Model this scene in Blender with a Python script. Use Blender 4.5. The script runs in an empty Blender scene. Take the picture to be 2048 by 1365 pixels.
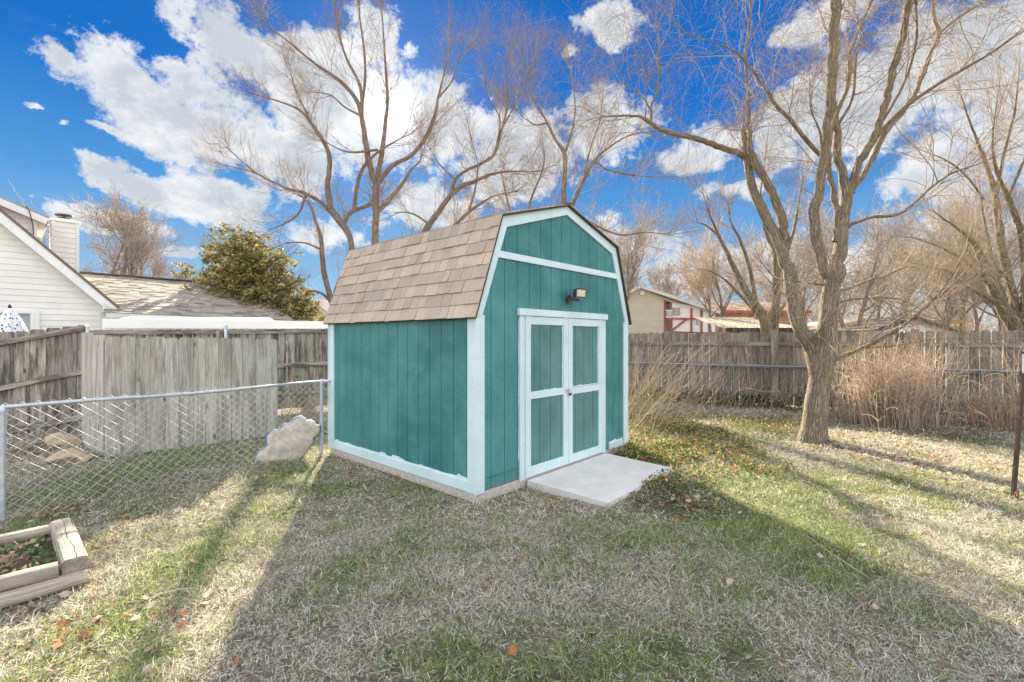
import bpy, math, random
import numpy as np
from mathutils import Vector, Matrix
rs = np.random.default_rng(7)
rnd = random.Random(11)
S = bpy.context.scene
COL = S.collection
CAMZ = 1.65; F = 939.0; HX = 1024.0; HY = 676.0      # camera height and focal length in photo pixels

# ------------------------------------------------------------------ helpers
def P(px, py, D):
    """world point seen at photo pixel (px,py) at depth D"""
    return Vector(((px-HX)/F*D, D, CAMZ-(py-HY)/F*D))
def G(px, py, z=0.0):
    D = (CAMZ-z)*F/(py-HY)
    return Vector(((px-HX)/F*D, D, z))
class VPlane:
    """vertical plane through (x,y) running along direction d"""
    def __init__(s, x, y, dx, dy):
        l = math.hypot(dx, dy); s.o = Vector((x, y, 0)); s.d = Vector((dx/l, dy/l, 0)); s.n = Vector((s.d.y, -s.d.x, 0))
        if s.n.y > 0: s.n = -s.n          # faces the camera side
    def at(s, px, py, off=0.0):
        o = s.o + s.n*off
        r = (px-HX)/F
        # o + t d : (ox+t dx) = r (oy + t dy)
        t = (r*o.y-o.x)/(s.d.x-r*s.d.y)
        q = o+s.d*t
        return Vector((q.x, q.y, CAMZ-(py-HY)/F*q.y))

ORIGIN = {}
def empty(name, loc, label=None, cat=None, group=None):
    o = bpy.data.objects.new(name, None); COL.objects.link(o)
    o.location = loc; o.empty_display_size = .2
    ORIGIN[o.name] = Vector(loc)
    if label: tag(o, label, cat, group)
    return o
def tag(o, label=None, cat=None, group=None, kind=None):
    if label: o['label'] = label
    if cat: o['category'] = cat
    if group: o['group'] = group
    if kind: o['kind'] = kind
    return o
def link(name, me, mat, parent, origin):
    o = bpy.data.objects.new(name, me); COL.objects.link(o)
    for m in (mat if isinstance(mat, (list, tuple)) else [mat]): me.materials.append(m)
    ORIGIN[o.name] = Vector(origin)
    if parent is not None:
        o.parent = parent; o.location = Vector(origin)-ORIGIN[parent.name]
    else:
        o.location = origin
    return o

class MB:
    """collects solids; build() links them as one mesh object.  attributes: tint (colour factor), gc (grain coordinates)"""
    def __init__(s): s.v = []; s.f = []; s.t = []; s.g = []; s.sm = []
    def add(s, vs, fs, tint=None, gc=None, smooth=False):
        b = len(s.v)
        if tint is None: tint = rnd.uniform(.82, 1.12)
        if not isinstance(tint, (tuple, list)): tint = (tint, tint, tint)
        s.v += [tuple(v) for v in vs]
        s.f += [tuple(b+i for i in f) for f in fs]
        s.t += [tint]*len(vs)
        if gc is None: gc = [tuple(v) for v in vs]
        s.g += [tuple(g) for g in gc]
        s.sm += [smooth]*len(fs)
    def box(s, c, ax, ay, az, tint=None, jit=True):
        """box centred c with half-axis vectors ax (long/grain), ay, az"""
        c = Vector(c); ax = Vector(ax); ay = Vector(ay); az = Vector(az)
        vs = []; gc = []
        o = (rnd.uniform(0, 50), rnd.uniform(0, 50), rnd.uniform(0, 50)) if jit else (0, 0, 0)
        for i in (-1, 1):
            for j in (-1, 1):
                for k in (-1, 1):
                    vs.append(c+ax*i+ay*j+az*k)
                    gc.append((i*ax.length+o[0], j*ay.length+o[1], k*az.length+o[2]))
        fs = [(0,1,3,2),(4,6,7,5),(0,4,5,1),(2,3,7,6),(0,2,6,4),(1,5,7,3)]
        if ax.cross(ay).dot(az) < 0: fs = [f[::-1] for f in fs]
        s.add(vs, fs, tint, gc)
    def bar(s, p, q, w, h, up=(0,0,1), tint=None):
        """bar from p to q, width w sideways, height h along up"""
        p = Vector(p); q = Vector(q); a = q-p; up = Vector(up)
        side = a.cross(up).normalized(); u = side.cross(a).normalized()
        s.box((p+q)/2, a/2, side*w/2, u*h/2, tint)
    def prism(s, pts, n, th, tint=None, axis=None):
        """polygon pts (CCW seen from +n) extruded backwards along -n by th; grain axis"""
        pts = [Vector(p) for p in pts]; n = Vector(n).normalized(); k = len(pts)
        a = Vector(axis).normalized() if axis is not None else (pts[1]-pts[0]).normalized()
        b = n.cross(a)
        o = (rnd.uniform(0, 50), rnd.uniform(0, 50), 0)
        vs = pts+[p-n*th for p in pts]
        gc = [(v.dot(a)+o[0], v.dot(b)+o[1], v.dot(n)) for v in vs]
        fs = [tuple(range(k)), tuple(range(2*k-1, k-1, -1))]
        # orientation check
        area = Vector((0,0,0))
        for i in range(k): area += pts[i].cross(pts[(i+1) % k])
        flip = area.dot(n) < 0
        fs += [(i, k+i, k+(i+1) % k, (i+1) % k) for i in range(k)]
        if flip: fs = [f[::-1] for f in fs]
        s.add(vs, fs, tint, gc)
    def tube(s, pts, rad, sides=8, tint=None, cap=True):
        pts = [Vector(p) for p in pts]; n = len(pts)
        if not isinstance(rad, (list, tuple)): rad = [rad]*n
        vs = []; fs = []; gc = []; L = 0
        t0 = (pts[1]-pts[0]).normalized()
        ref = Vector((0,0,1)) if abs(t0.z) < .9 else Vector((1,0,0))
        u = t0.cross(ref).normalized()
        for i in range(n):
            t = (pts[min(i+1, n-1)]-pts[max(i-1, 0)]).normalized()
            u = (u-t*u.dot(t)).normalized(); w = t.cross(u)
            if i: L += (pts[i]-pts[i-1]).length
            for k in range(sides):
                a = 2*math.pi*k/sides
                vs.append(pts[i]+(u*math.cos(a)+w*math.sin(a))*rad[i])
                gc.append((L, math.cos(a)*rad[i], math.sin(a)*rad[i]))
        for i in range(n-1):
            for k in range(sides):
                k2 = (k+1) % sides
                fs.append((i*sides+k, i*sides+k2, (i+1)*sides+k2, (i+1)*sides+k))
        s.add(vs, fs, tint, gc, True)
        if cap:
            tt = s.t[-1]
            for i0, rev in ((0, True), ((n-1)*sides, False)):
                f = list(range(sides)); 
                s.add(vs[i0:i0+sides], [tuple(f[::-1]) if rev else tuple(f)], tt, gc[i0:i0+sides])
    def build(s, name, mat, parent=None, origin=None):
        V = np.array(s.v, dtype=np.float64)
        if origin is None:
            if parent is not None: origin = ORIGIN[parent.name]
            else:
                mn = V.min(0); mx = V.max(0); origin = ((mn[0]+mx[0])/2, (mn[1]+mx[1])/2, mn[2])
        V = V-np.array(origin)
        me = bpy.data.meshes.new(name)
        me.from_pydata(V.tolist(), [], s.f)
        a = me.color_attributes.new('tint', 'FLOAT_COLOR', 'POINT')
        T = np.ones((len(s.v), 4), np.float32); T[:, :3] = np.array(s.t, np.float32)
        a.data.foreach_set('color', T.ravel())
        g = me.attributes.new('gc', 'FLOAT_VECTOR', 'POINT')
        g.data.foreach_set('vector', np.array(s.g, np.float32).ravel())
        me.polygons.foreach_set('use_smooth', np.array(s.sm, bool))
        me.update()
        return link(name, me, mat, parent, origin)

def fast_mesh(name, V, Fq, mat, parent=None, origin=(0,0,0), tint=None, smooth=True, gc=None):
    """numpy arrays -> mesh; Fq (n,4) or (n,3)"""
    V = np.asarray(V, np.float32)-np.array(origin, np.float32)
    Fq = np.asarray(Fq, np.int32); n, k = Fq.shape
    me = bpy.data.meshes.new(name)
    me.vertices.add(len(V)); me.vertices.foreach_set('co', V.ravel())
    me.loops.add(n*k); me.loops.foreach_set('vertex_index', Fq.ravel())
    me.polygons.add(n); me.polygons.foreach_set('loop_start', np.arange(0, n*k, k, dtype=np.int32))
    me.polygons.foreach_set('loop_total', np.full(n, k, np.int32))
    me.polygons.foreach_set('use_smooth', np.full(n, smooth, bool))
    if tint is not None:
        a = me.color_attributes.new('tint', 'FLOAT_COLOR', 'POINT')
        T = np.ones((len(V), 4), np.float32); T[:, :3] = tint
        a.data.foreach_set('color', T.ravel())
    if gc is not None:
        g = me.attributes.new('gc', 'FLOAT_VECTOR', 'POINT')
        g.data.foreach_set('vector', np.asarray(gc, np.float32).ravel())
    me.update(calc_edges=True)
    return link(name, me, mat, parent, origin)

def norm(a): return a/np.maximum(np.linalg.norm(a, axis=-1, keepdims=True), 1e-9)
def tubes(paths, radii, sides=3):
    """paths (N,K,3), radii (N,K) -> verts, quads, gc"""
    N, K, _ = paths.shape
    T = np.empty_like(paths); T[:, 1:-1] = paths[:, 2:]-paths[:, :-2]; T[:, 0] = paths[:, 1]-paths[:, 0]; T[:, -1] = paths[:, -1]-paths[:, -2]
    T = norm(T)
    ref = norm(rs.normal(size=(N, 1, 3))); mean = norm(T.mean(1, keepdims=True))
    ref = norm(ref-mean*(ref*mean).sum(-1, keepdims=True))
    U = norm(ref-T*(ref*T).sum(-1, keepdims=True)); W = np.cross(T, U)
    ang = 2*np.pi*np.arange(sides)/sides
    V = paths[:, :, None]+radii[:, :, None, None]*(U[:, :, None]*np.cos(ang)[:, None]+W[:, :, None]*np.sin(ang)[:, None])
    L = np.concatenate([np.zeros((N, 1)), np.cumsum(np.linalg.norm(np.diff(paths, axis=1), axis=-1), 1)], 1)
    gc = np.stack(np.broadcast_arrays(L[:, :, None], radii[:, :, None]*np.cos(ang), radii[:, :, None]*np.sin(ang)), -1)
    idx = np.arange(N*K*sides).reshape(N, K, sides); nx = np.roll(idx, -1, 2)
    q = np.stack([idx[:, :-1], nx[:, :-1], nx[:, 1:], idx[:, 1:]], -1).reshape(-1, 4)
    return V.reshape(-1, 3), q, gc.reshape(-1, 3)

def grow(st, d, ln, r0, r1, K=6, bend=(0, 0, 0), wig=.15):
    """grow N paths from st in direction d; bend added to the direction at each step"""
    N = len(st); Pp = np.empty((N, K+1, 3)); Pp[:, 0] = st; d = norm(d); b = np.array(bend, float)
    ln = np.broadcast_to(ln, (N,)); r0 = np.broadcast_to(r0, (N,)); r1 = np.broadcast_to(r1, (N,))
    for i in range(K):
        d = norm(d+b/K+rs.normal(size=(N, 3))*wig)
        Pp[:, i+1] = Pp[:, i]+d*(ln/K)[:, None]
    t = np.linspace(0, 1, K+1)
    return Pp, r0[:, None]*(1-t)+r1[:, None]*t
def sprout(paths, radii, n, t0=.2, t1=1., ang=(25, 65), up=0.0):
    """n random child starts on every path: start, direction, parent radius, t"""
    N, K, _ = paths.shape
    if np.isscalar(n): pi = np.repeat(np.arange(N), n)
    else: pi = np.repeat(np.arange(N), n)
    M = len(pi)
    t = rs.uniform(t0, t1, M)*(K-1); i = np.minimum(t.astype(int), K-2); f = (t-i)[:, None]
    a = paths[pi, i]; b = paths[pi, i+1]; tan = norm(b-a)
    st = a*(1-f)+b*f
    rr = radii[pi, i]*(1-f[:, 0])+radii[pi, i+1]*f[:, 0]
    perp = rs.normal(size=(M, 3)); perp = norm(perp-tan*(perp*tan).sum(-1, keepdims=True))
    th = np.radians(rs.uniform(ang[0], ang[1], M))[:, None]
    d = tan*np.cos(th)+perp*np.sin(th)+np.array([0, 0, up])
    return st, norm(d), rr, t/(K-1), pi

# value noise
_perm = np.random.default_rng(3).random((256, 256))
def vnoise(x, y):
    xi = np.floor(x).astype(int); yi = np.floor(y).astype(int); fx = x-xi; fy = y-yi
    fx = fx*fx*(3-2*fx); fy = fy*fy*(3-2*fy)
    g = lambda a, b: _perm[a & 255, b & 255]
    return (g(xi, yi)*(1-fx)+g(xi+1, yi)*fx)*(1-fy)+(g(xi, yi+1)*(1-fx)+g(xi+1, yi+1)*fx)*fy
def fbm(x, y, o=4):
    s = 0; a = .5; n = 0
    for k in range(o): s = s+a*vnoise(x*2**k+17.3*k, y*2**k+9.1*k); n += a; a *= .55
    return s/n
def sstep(a, b, x):
    t = np.clip((x-a)/(b-a), 0, 1); return t*t*(3-2*t)

# ------------------------------------------------------------------ materials
class NT:
    def __init__(s, name):
        m = s.m = bpy.data.materials.new(name); m.use_nodes = True; s.t = m.node_tree
        s.b = s.t.nodes['Principled BSDF']; s.b.inputs['Roughness'].default_value = .8
        s.b.inputs['Specular IOR Level'].default_value = .25
    def n(s, ty, **kw):
        o = s.t.nodes.new(ty)
        for k, v in kw.items(): setattr(o, k, v)
        return o
    def l(s, a, b): s.t.links.new(a, b)
    def val(s, sock, v):
        if isinstance(v, bpy.types.NodeSocket): s.l(v, sock)
        else: sock.default_value = v
    def math(s, op, a, b=0.0, c=None):
        o = s.n('ShaderNodeMath', operation=op); s.val(o.inputs[0], a); s.val(o.inputs[1], b)
        if c is not None: s.val(o.inputs[2], c)
        return o.outputs[0]
    def vmath(s, op, a, b=(0, 0, 0)):
        o = s.n('ShaderNodeVectorMath', operation=op); s.val(o.inputs[0], a); s.val(o.inputs[1], b)
        return o.outputs[0]
    def attr(s, name, out='Vector'):
        o = s.n('ShaderNodeAttribute', attribute_name=name); return o.outputs[out]
    def obj(s): return s.n('ShaderNodeTexCoord').outputs['Object']
    def noise(s, vec, scale, detail=4, rough=.55, stretch=None, out='Fac', dist=0.0):
        if stretch is not None: vec = s.vmath('MULTIPLY', vec, stretch)
        o = s.n('ShaderNodeTexNoise'); s.l(vec, o.inputs['Vector']); o.inputs['Scale'].default_value = scale
        o.inputs['Detail'].default_value = detail; o.inputs['Roughness'].default_value = rough; o.inputs['Distortion'].default_value = dist
        return o.outputs[out]
    def ramp(s, fac, stops):
        o = s.n('ShaderNodeValToRGB'); s.l(fac, o.inputs[0]); e = o.color_ramp.elements
        while len(e) < len(stops): e.new(.5)
        for i, (p, c) in enumerate(stops):
            e[i].position = p; c = c if isinstance(c, (tuple, list)) else (c, c, c); e[i].color = (*c, 1)
        return o.outputs[0]
    def mix(s, fac, a, b, mode='MIX'):
        o = s.n('ShaderNodeMix', data_type='RGBA', blend_type=mode)
        s.val(o.inputs[0], fac)
        for sock, v in ((o.inputs[6], a), (o.inputs[7], b)):
            if isinstance(v, bpy.types.NodeSocket): s.l(v, sock)
            else: sock.default_value = (*v, 1) if not isinstance(v, (int, float)) else (v, v, v, 1)
        return o.outputs[2]
    def bump(s, h, strength=.5, dist=.01):
        o = s.n('ShaderNodeBump'); s.l(h, o.inputs['Height']); o.inputs['Strength'].default_value = strength
        o.inputs['Distance'].default_value = dist; s.l(o.outputs[0], s.b.inputs['Normal']); return o
    def done(s, col, rough=None):
        if isinstance(col, bpy.types.NodeSocket): s.l(col, s.b.inputs['Base Color'])
        else: s.b.inputs['Base Color'].default_value = (*col, 1)
        if rough is not None: s.val(s.b.inputs['Roughness'], rough)
        return s.m

def m_wood(name, light, dark, knots=.5, streak=1.0, moss=0.0, rust=.0):
    """weathered timber, grain along gc.x"""
    n = NT(name); g = n.attr('gc')
    fine = n.noise(g, 30, 5, .7, (.12, 2.2, 2.2)); big = n.noise(g, 2.4, 5, .65, (.6, 4.5, 4.5))
    col = n.mix(n.ramp(fine, [(.3, 0), (.75, 1)]), dark, light)
    blot = n.ramp(big, [(.44, 0), (.60, 1)])
    col = n.mix(n.math('MULTIPLY', blot, .55*streak), col, tuple(c*.33 for c in dark))
    if rust: col = n.mix(n.math('MULTIPLY', n.ramp(n.noise(g, 3.1, 3, .5, (.7, 2, 2)), [(.55, 0), (.75, 1)]), rust), col, (.30, .17, .09))
    if moss: col = n.mix(n.math('MULTIPLY', n.ramp(n.noise(n.obj(), 3.7, 4, .6), [(.48, 0), (.66, 1)]), moss), col, (.11, .13, .05))
    v = n.n('ShaderNodeTexVoronoi'); n.l(n.vmath('MULTIPLY', g, (2.6, 5.5, 5.5)), v.inputs['Vector']); v.inputs['Scale'].default_value = 1.0
    kn = n.ramp(v.outputs['Distance'], [(.08, 1), (.17, 0)])
    ok = n.math('GREATER_THAN', n.n('ShaderNodeSeparateColor').outputs[0], .5)
    sc = ok.node.inputs[0].links[0].from_node; n.l(v.outputs['Color'], sc.inputs[0]); ok.node.inputs[1].default_value = 1-knots
    col = n.mix(n.math('MULTIPLY', n.math('MULTIPLY', kn, ok), .85), col, (.045, .03, .02))
    col = n.mix(1, col, n.attr('tint', 'Color'), 'MULTIPLY')
    cr = n.ramp(n.noise(g, 60, 3, .6, (.04, 2.0, 2.0)), [(.35, 0), (.5, 1)])
    col = n.mix(n.math('MULTIPLY', n.math('SUBTRACT', 1, cr), .38), col, tuple(c*.3 for c in dark))
    n.bump(n.math('ADD', n.math('MULTIPLY', fine, .6), cr), .55, .004)
    return n.done(col, .85)
def m_paint(name, c, rough=.55, var=.12, bump=.2, dirt=0.0):
    n = NT(name); o = n.obj(); g = n.attr('gc')
    big = n.noise(o, 2.3, 4, .6); f = n.noise(g, 45, 4, .6, (.25, 1, 1))
    col = n.mix(n.ramp(big, [(.3, 0), (.7, 1)]), tuple(x*(1-var) for x in c), tuple(min(1, x*(1+var)) for x in c))
    if dirt: col = n.mix(n.math('MULTIPLY', n.ramp(n.noise(o, 14, 6, .75), [(.58, 0), (.7, 1)]), dirt), col, (.20, .19, .15))
    col = n.mix(.8, col, n.attr('tint', 'Color'), 'MULTIPLY')
    n.bump(f, bump, .003)
    return n.done(col, rough)
def m_siding(name, c):
    """rough sawn plywood siding under thin teal paint, grain along gc.x; saw marks run across"""
    n = NT(name); g = n.attr('gc'); o = n.obj()
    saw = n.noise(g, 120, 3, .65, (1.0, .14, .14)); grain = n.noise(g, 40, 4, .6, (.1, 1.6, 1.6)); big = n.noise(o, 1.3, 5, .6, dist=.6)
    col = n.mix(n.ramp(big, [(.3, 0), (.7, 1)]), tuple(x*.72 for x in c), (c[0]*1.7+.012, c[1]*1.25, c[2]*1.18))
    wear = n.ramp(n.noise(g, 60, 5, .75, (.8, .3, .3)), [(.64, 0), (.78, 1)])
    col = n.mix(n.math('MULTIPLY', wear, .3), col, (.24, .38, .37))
    sheen_fade = n.ramp(n.noise(o, 1.9, 3, .5, dist=1.2), [(.45, 0), (.75, 1)]); col = n.mix(n.math('MULTIPLY', sheen_fade, .6), col, (.11, .29, .29))  # uneven sheen and fading, both painted into the colour as paler patches
    zz = n.n('ShaderNodeSeparateXYZ'); n.l(o, zz.inputs[0]); mud = n.ramp(n.math('ADD', n.math('MULTIPLY', zz.outputs[2], 2.2), n.noise(o, 9, 6, .75)), [(.62, 1), (.95, 0)]); col = n.mix(n.math('MULTIPLY', mud, .4), col, (.20, .19, .14))
    col = n.mix(n.math('MULTIPLY', n.ramp(saw, [(.35, 1), (.5, 0)]), .28), col, tuple(x*.35 for x in c))
    col = n.mix(1, col, n.attr('tint', 'Color'), 'MULTIPLY')
    n.bump(n.math('ADD', n.math('MULTIPLY', saw, 1.0), n.math('MULTIPLY', grain, .5)), .75, .004)
    n.b.inputs['Specular IOR Level'].default_value = .4
    return n.done(col, .5)
def m_bark(name, c1, c2, moss=0.0, scale=1.0):
    n = NT(name); g = n.attr('gc')
    v = n.n('ShaderNodeTexVoronoi', feature='DISTANCE_TO_EDGE'); w = n.vmath('ADD', n.vmath('MULTIPLY', g, (3.2*scale, 34*scale, 34*scale)), n.vmath('MULTIPLY', n.noise(g, 9*scale, 3, .6, out='Color'), (1.4, 1.4, 1.4)))
    n.l(w, v.inputs['Vector']); v.inputs['Scale'].default_value = 1.0
    crack = n.ramp(v.outputs['Distance'], [(.0, 0), (.30, 1)])
    f = n.noise(g, 40*scale, 5, .7, (.5, 1, 1))
    col = n.mix(n.ramp(f, [(.3, 0), (.7, 1)]), c1, c2)
    col = n.mix(n.math('MULTIPLY', n.math('SUBTRACT', 1, crack), .75), col, tuple(x*.25 for x in c1))
    if moss: col = n.mix(n.math('MULTIPLY', n.ramp(n.noise(n.obj(), 2.2, 4, .6), [(.42, 0), (.62, 1)]), moss), col, (.16, .17, .07))
    n.bump(n.math('ADD', crack, n.math('MULTIPLY', f, .5)), .9, .012)
    return n.done(col, .9)
def m_plain(name, c, rough=.6, metal=0.0, var=.15, scale=12, bump=0.0, tint=True, spec=.25):
    n = NT(name); o = n.obj(); f = n.noise(o, scale, 5, .6)
    col = n.mix(n.ramp(f, [(.3, 0), (.7, 1)]), tuple(x*(1-var) for x in c), tuple(min(1, x*(1+var)) for x in c))
    if tint: col = n.mix(1, col, n.attr('tint', 'Color'), 'MULTIPLY')
    n.b.inputs['Metallic'].default_value = metal; n.b.inputs['Specular IOR Level'].default_value = spec
    if bump: n.bump(f, bump, .01)
    return n.done(col, rough)
def m_attr(name, rough=.8, transl=0.0, spec=.2, base=(1, 1, 1)):
    """colour straight from the tint attribute (blades, leaves, twigs)"""
    n = NT(name); c = n.mix(1, n.attr('tint', 'Color'), base, 'MULTIPLY'); n.b.inputs['Specular IOR Level'].default_value = spec
    n.done(c, rough)
    if transl:
        t = n.n('ShaderNodeBsdfTranslucent'); n.l(c, t.inputs[0]); mx = n.n('ShaderNodeMixShader'); mx.inputs[0].default_value = transl
        n.l(n.b.outputs[0], mx.inputs[1]); n.l(t.outputs[0], mx.inputs[2]); n.l(mx.outputs[0], n.t.nodes['Material Output'].inputs[0])
    return n.m
def m_shingle(name, c, var=.3):
    n = NT(name); o = n.obj()
    sp = n.noise(o, 160, 3, .8); big = n.noise(o, 3, 4, .6)
    col = n.mix(n.ramp(sp, [(.3, 0), (.7, 1)]), tuple(x*.6 for x in c), tuple(min(1, x*1.35) for x in c))
    col = n.mix(n.math('MULTIPLY', n.ramp(big, [(.4, 0), (.7, 1)]), var), col, tuple(x*.55 for x in c))
    col = n.mix(1, col, n.attr('tint', 'Color'), 'MULTIPLY')
    n.bump(sp, .4, .002)
    return n.done(col, .9)

M = {}
def mats():
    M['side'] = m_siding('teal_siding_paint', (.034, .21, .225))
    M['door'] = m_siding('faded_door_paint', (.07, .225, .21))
    M['trim'] = m_paint('pale_cyan_trim_paint', (.60, .725, .75), .5, .07, .35, .25)
    M['groove'] = m_plain('dark_groove', (.010, .04, .04))
    M['roof'] = m_shingle('tan_shingle', (.50, .395, .32))
    M['roof_edge'] = m_plain('dark_roof_edge', (.05, .042, .036), .8)
    M['conc'] = m_plain('rough_concrete', (.50, .45, .40), .9, 0, .25, 30, .5)
    M['slab'] = m_plain('smooth_concrete', (.64, .60, .56), .85, 0, .10, 5, .12)
    M['bronze'] = m_plain('bronze_metal', (.10, .065, .05), .45, .3)
    M['lens'] = m_plain('frosted_lens', (.62, .56, .44), .35)
    M['rust'] = m_plain('rusty_metal', (.22, .09, .06), .7, .4, .4, 60)
    M['galv'] = m_plain('galvanised_steel', (.50, .53, .57), .4, .55, .2, 20, spec=.5)
    M['wire'] = m_plain('galvanised_wire', (.58, .57, .55), .55, .2, .15, 20, spec=.3)
    M['bluepipe'] = m_plain('dull_blue_steel', (.20, .23, .285), .5, .4, .2, 20, spec=.5)
    M['wood'] = m_wood('weathered_grey_wood', (.58, .525, .465), (.25, .22, .19), .6, 1.6, 0, .4)
    M['woodL'] = m_wood('pale_weathered_wood', (.66, .60, .53), (.40, .36, .315), .55, .9, 0, .1)
    M['woodR'] = m_wood('mossy_brown_wood', (.45, .395, .34), (.20, .175, .15), .25, 1.2, .45, .1)
    M['timber'] = m_wood('bleached_timber', (.62, .54, .43), (.34, .285, .225), .35, .8)
    M['vinyl'] = m_paint('cream_vinyl', (.78, .755, .71), .5, .04, .05)
    M['white'] = m_paint('white_trim', (.78, .78, .76), .5, .04, .05)
    M['gutter'] = m_paint('pale_metal_gutter', (.62, .65, .63), .4, .06, .05)
    M['asph'] = m_shingle('grey_shingle', (.42, .37, .31), .5)
    M['asphD'] = m_shingle('brown_shingle', (.20, .15, .125), .4)
    M['dark'] = m_plain('dark_metal', (.03, .03, .035), .6)
    M['sage'] = m_paint('sage_siding', (.42, .43, .35), .6, .05, .05)
    M['tanw'] = m_paint('tan_siding', (.50, .47, .38), .6, .05, .05)
    M['redt'] = m_plain('dull_red_paint', (.33, .075, .065), .6)
    M['brick'] = m_plain('brown_wall', (.40, .24, .16), .85, 0, .3, 25)
    M['orange'] = m_plain('ochre_wood', (.42, .27, .12), .8)
    M['glass'] = m_plain('window_glass', (.22, .25, .25), .08, 0, .4, 3, tint=False, spec=1.0)
    M['grass'] = m_attr('grass_blades', .75, .35)
    M['leaf'] = m_attr('dry_leaf', .75, .25)
    M['magleaf'] = m_attr('glossy_leaf', .6, .3, .2)
    M['twig'] = m_attr('twig_bark', .85)
    M['bark1'] = m_bark('willow_bark', (.27, .205, .15), (.42, .335, .25), .25)
    M['bark2'] = m_bark('grey_brown_bark', (.25, .185, .15), (.38, .29, .235), 0, .6)
    M['bark3'] = m_bark('dark_bark', (.15, .11, .075), (.27, .205, .135), .35, .6)
    M['stone'] = m_plain('beige_cast_stone', (.47, .41, .33), .9, 0, .38, 7, .7)
    M['stone_shade'] = m_plain('shaded_rim_stone', (.12, .15, .24), .85, 0, .25, 12, .4)  # bluish shade on the basin's rim put into its stone colour
    M['rock'] = m_plain('tan_sandstone', (.44, .33, .22), .9, 0, .3, 7, .8)
    M['soil'] = m_plain('dark_soil', (.10, .075, .05), .95, 0, .4, 14, .8)
mats()
BACK_FILL = 1.6; SKYM = .222; SUNE = 5.0; EXPO = 2.2
# ------------------------------------------------------------------ the shed
U = Vector((.671, .741, 0)).normalized(); V = Vector((-.741, .671, 0)).normalized(); Z = Vector((0, 0, 1))
A = Vector((-.35, 4.68, 0))             # front-left foot of the shed
def L(s, v, z): return A+U*s+V*v+Z*z     # s along the front, v back along the side
LF = 3.02; LS = 3.02
shed = empty('garden_shed', L(LF/2, LS/2, 0), 'teal gambrel-roofed wooden shed with pale trim and double doors on the lawn', 'shed')
EAVE = 1.88; KN = (.37, 2.90); RG = (LF/2, 3.25)
def gz(s):                              # roof underside height over s
    if s > LF/2: s = LF-s
    if s < KN[0]: return EAVE+(KN[1]-EAVE)*(s+.0)/KN[0]
    return KN[1]+(RG[1]-KN[1])*(s-KN[0])/(RG[0]-KN[0])
def wall_boards(mb, p0, ax, length, zb, top, n, w=.2032, start=.12, groove=.0075, door=None, lap=()):
    """vertical boards of grooved plywood on the plane p0 + ax*t, outward normal n; top(t) gives the height"""
    edges = [0.0]; t = start
    while t < length-.02: edges.append(t); t += w
    edges.append(length)
    for i in range(len(edges)-1):
        a = edges[i]+groove/2; b = edges[i+1]-groove/2
        segs = [(a, b)]
        for a, b in segs:
            cuts = sorted(set([a, b]+[c for c in (KN[0], LF/2, LF-KN[0]) if a < c < b]))
            pts = [p0+ax*a+Z*zb, p0+ax*b+Z*zb]+[p0+ax*c+Z*top(c) for c in cuts[::-1]]
            tt = rnd.uniform(.93, 1.05)
            mb.prism(pts, n, .010, (tt, tt, tt), axis=Z)
# foundation
f = MB()
f.box(L(LF/2, LS/2, .045), U*(LF/2+.005), V*(LS/2+.005), Z*.05, 1)
f.build('foundation', M['conc'], shed)
# core (dark behind the grooves)
c = MB()
for off, nrm in ((0, 1), (LS, -1)):
    pts = [L(.02, off+nrm*.014, .1), L(LF-.02, off+nrm*.014, .1), L(LF-.02, off+nrm*.014, EAVE), L(LF-KN[0], off+nrm*.014, KN[1]-.02), L(LF/2, off+nrm*.014, RG[1]-.02), L(KN[0], off+nrm*.014, KN[1]-.02), L(.02, off+nrm*.014, EAVE)]
    c.prism(pts, -V*nrm, .02, 1)
for s0 in (.014, LF-.014): c.box(L(s0, LS/2, (EAVE+.1)/2), V*(LS/2-.05), U*.006, Z*(EAVE-.1)/2, 1)
c.build('wall_backing', M['groove'], shed)
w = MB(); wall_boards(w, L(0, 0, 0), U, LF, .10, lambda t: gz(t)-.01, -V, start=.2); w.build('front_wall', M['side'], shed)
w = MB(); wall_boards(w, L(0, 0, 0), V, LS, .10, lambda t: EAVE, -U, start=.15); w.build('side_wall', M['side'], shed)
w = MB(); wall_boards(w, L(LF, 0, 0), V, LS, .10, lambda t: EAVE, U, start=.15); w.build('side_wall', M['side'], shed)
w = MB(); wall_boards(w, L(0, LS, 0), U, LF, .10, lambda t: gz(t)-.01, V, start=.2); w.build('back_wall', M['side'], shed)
# lap seam at the bottom of the front wall
w = MB(); w.box(L(.335, -.006, .225), U*.29, V*.003, Z*.004, .8); w.build('seam_strip', M['side'], shed)

# corner boards (side piece and front piece)
def corner(sx, sy, name='corner_board'):
    s0 = 0 if sx < 0 else LF; v0 = 0 if sy < 0 else LS
    m = MB()
    m.box(L(s0-sx*.045+sx*.018, v0+sy*.0105, (EAVE+.09)/2), Z*((EAVE-.09)/2), U*.062, V*.0095, 1.0)
    m.box(L(s0+sx*.0105, v0-sy*.060, (EAVE+.088)/2), Z*((EAVE-.088)/2), U*.0095, V*.059, .97)
    m.build(name, M['trim'], shed)
for sx in (-1, 1):
    for sy in (-1, 1): corner(sx, sy)
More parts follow.
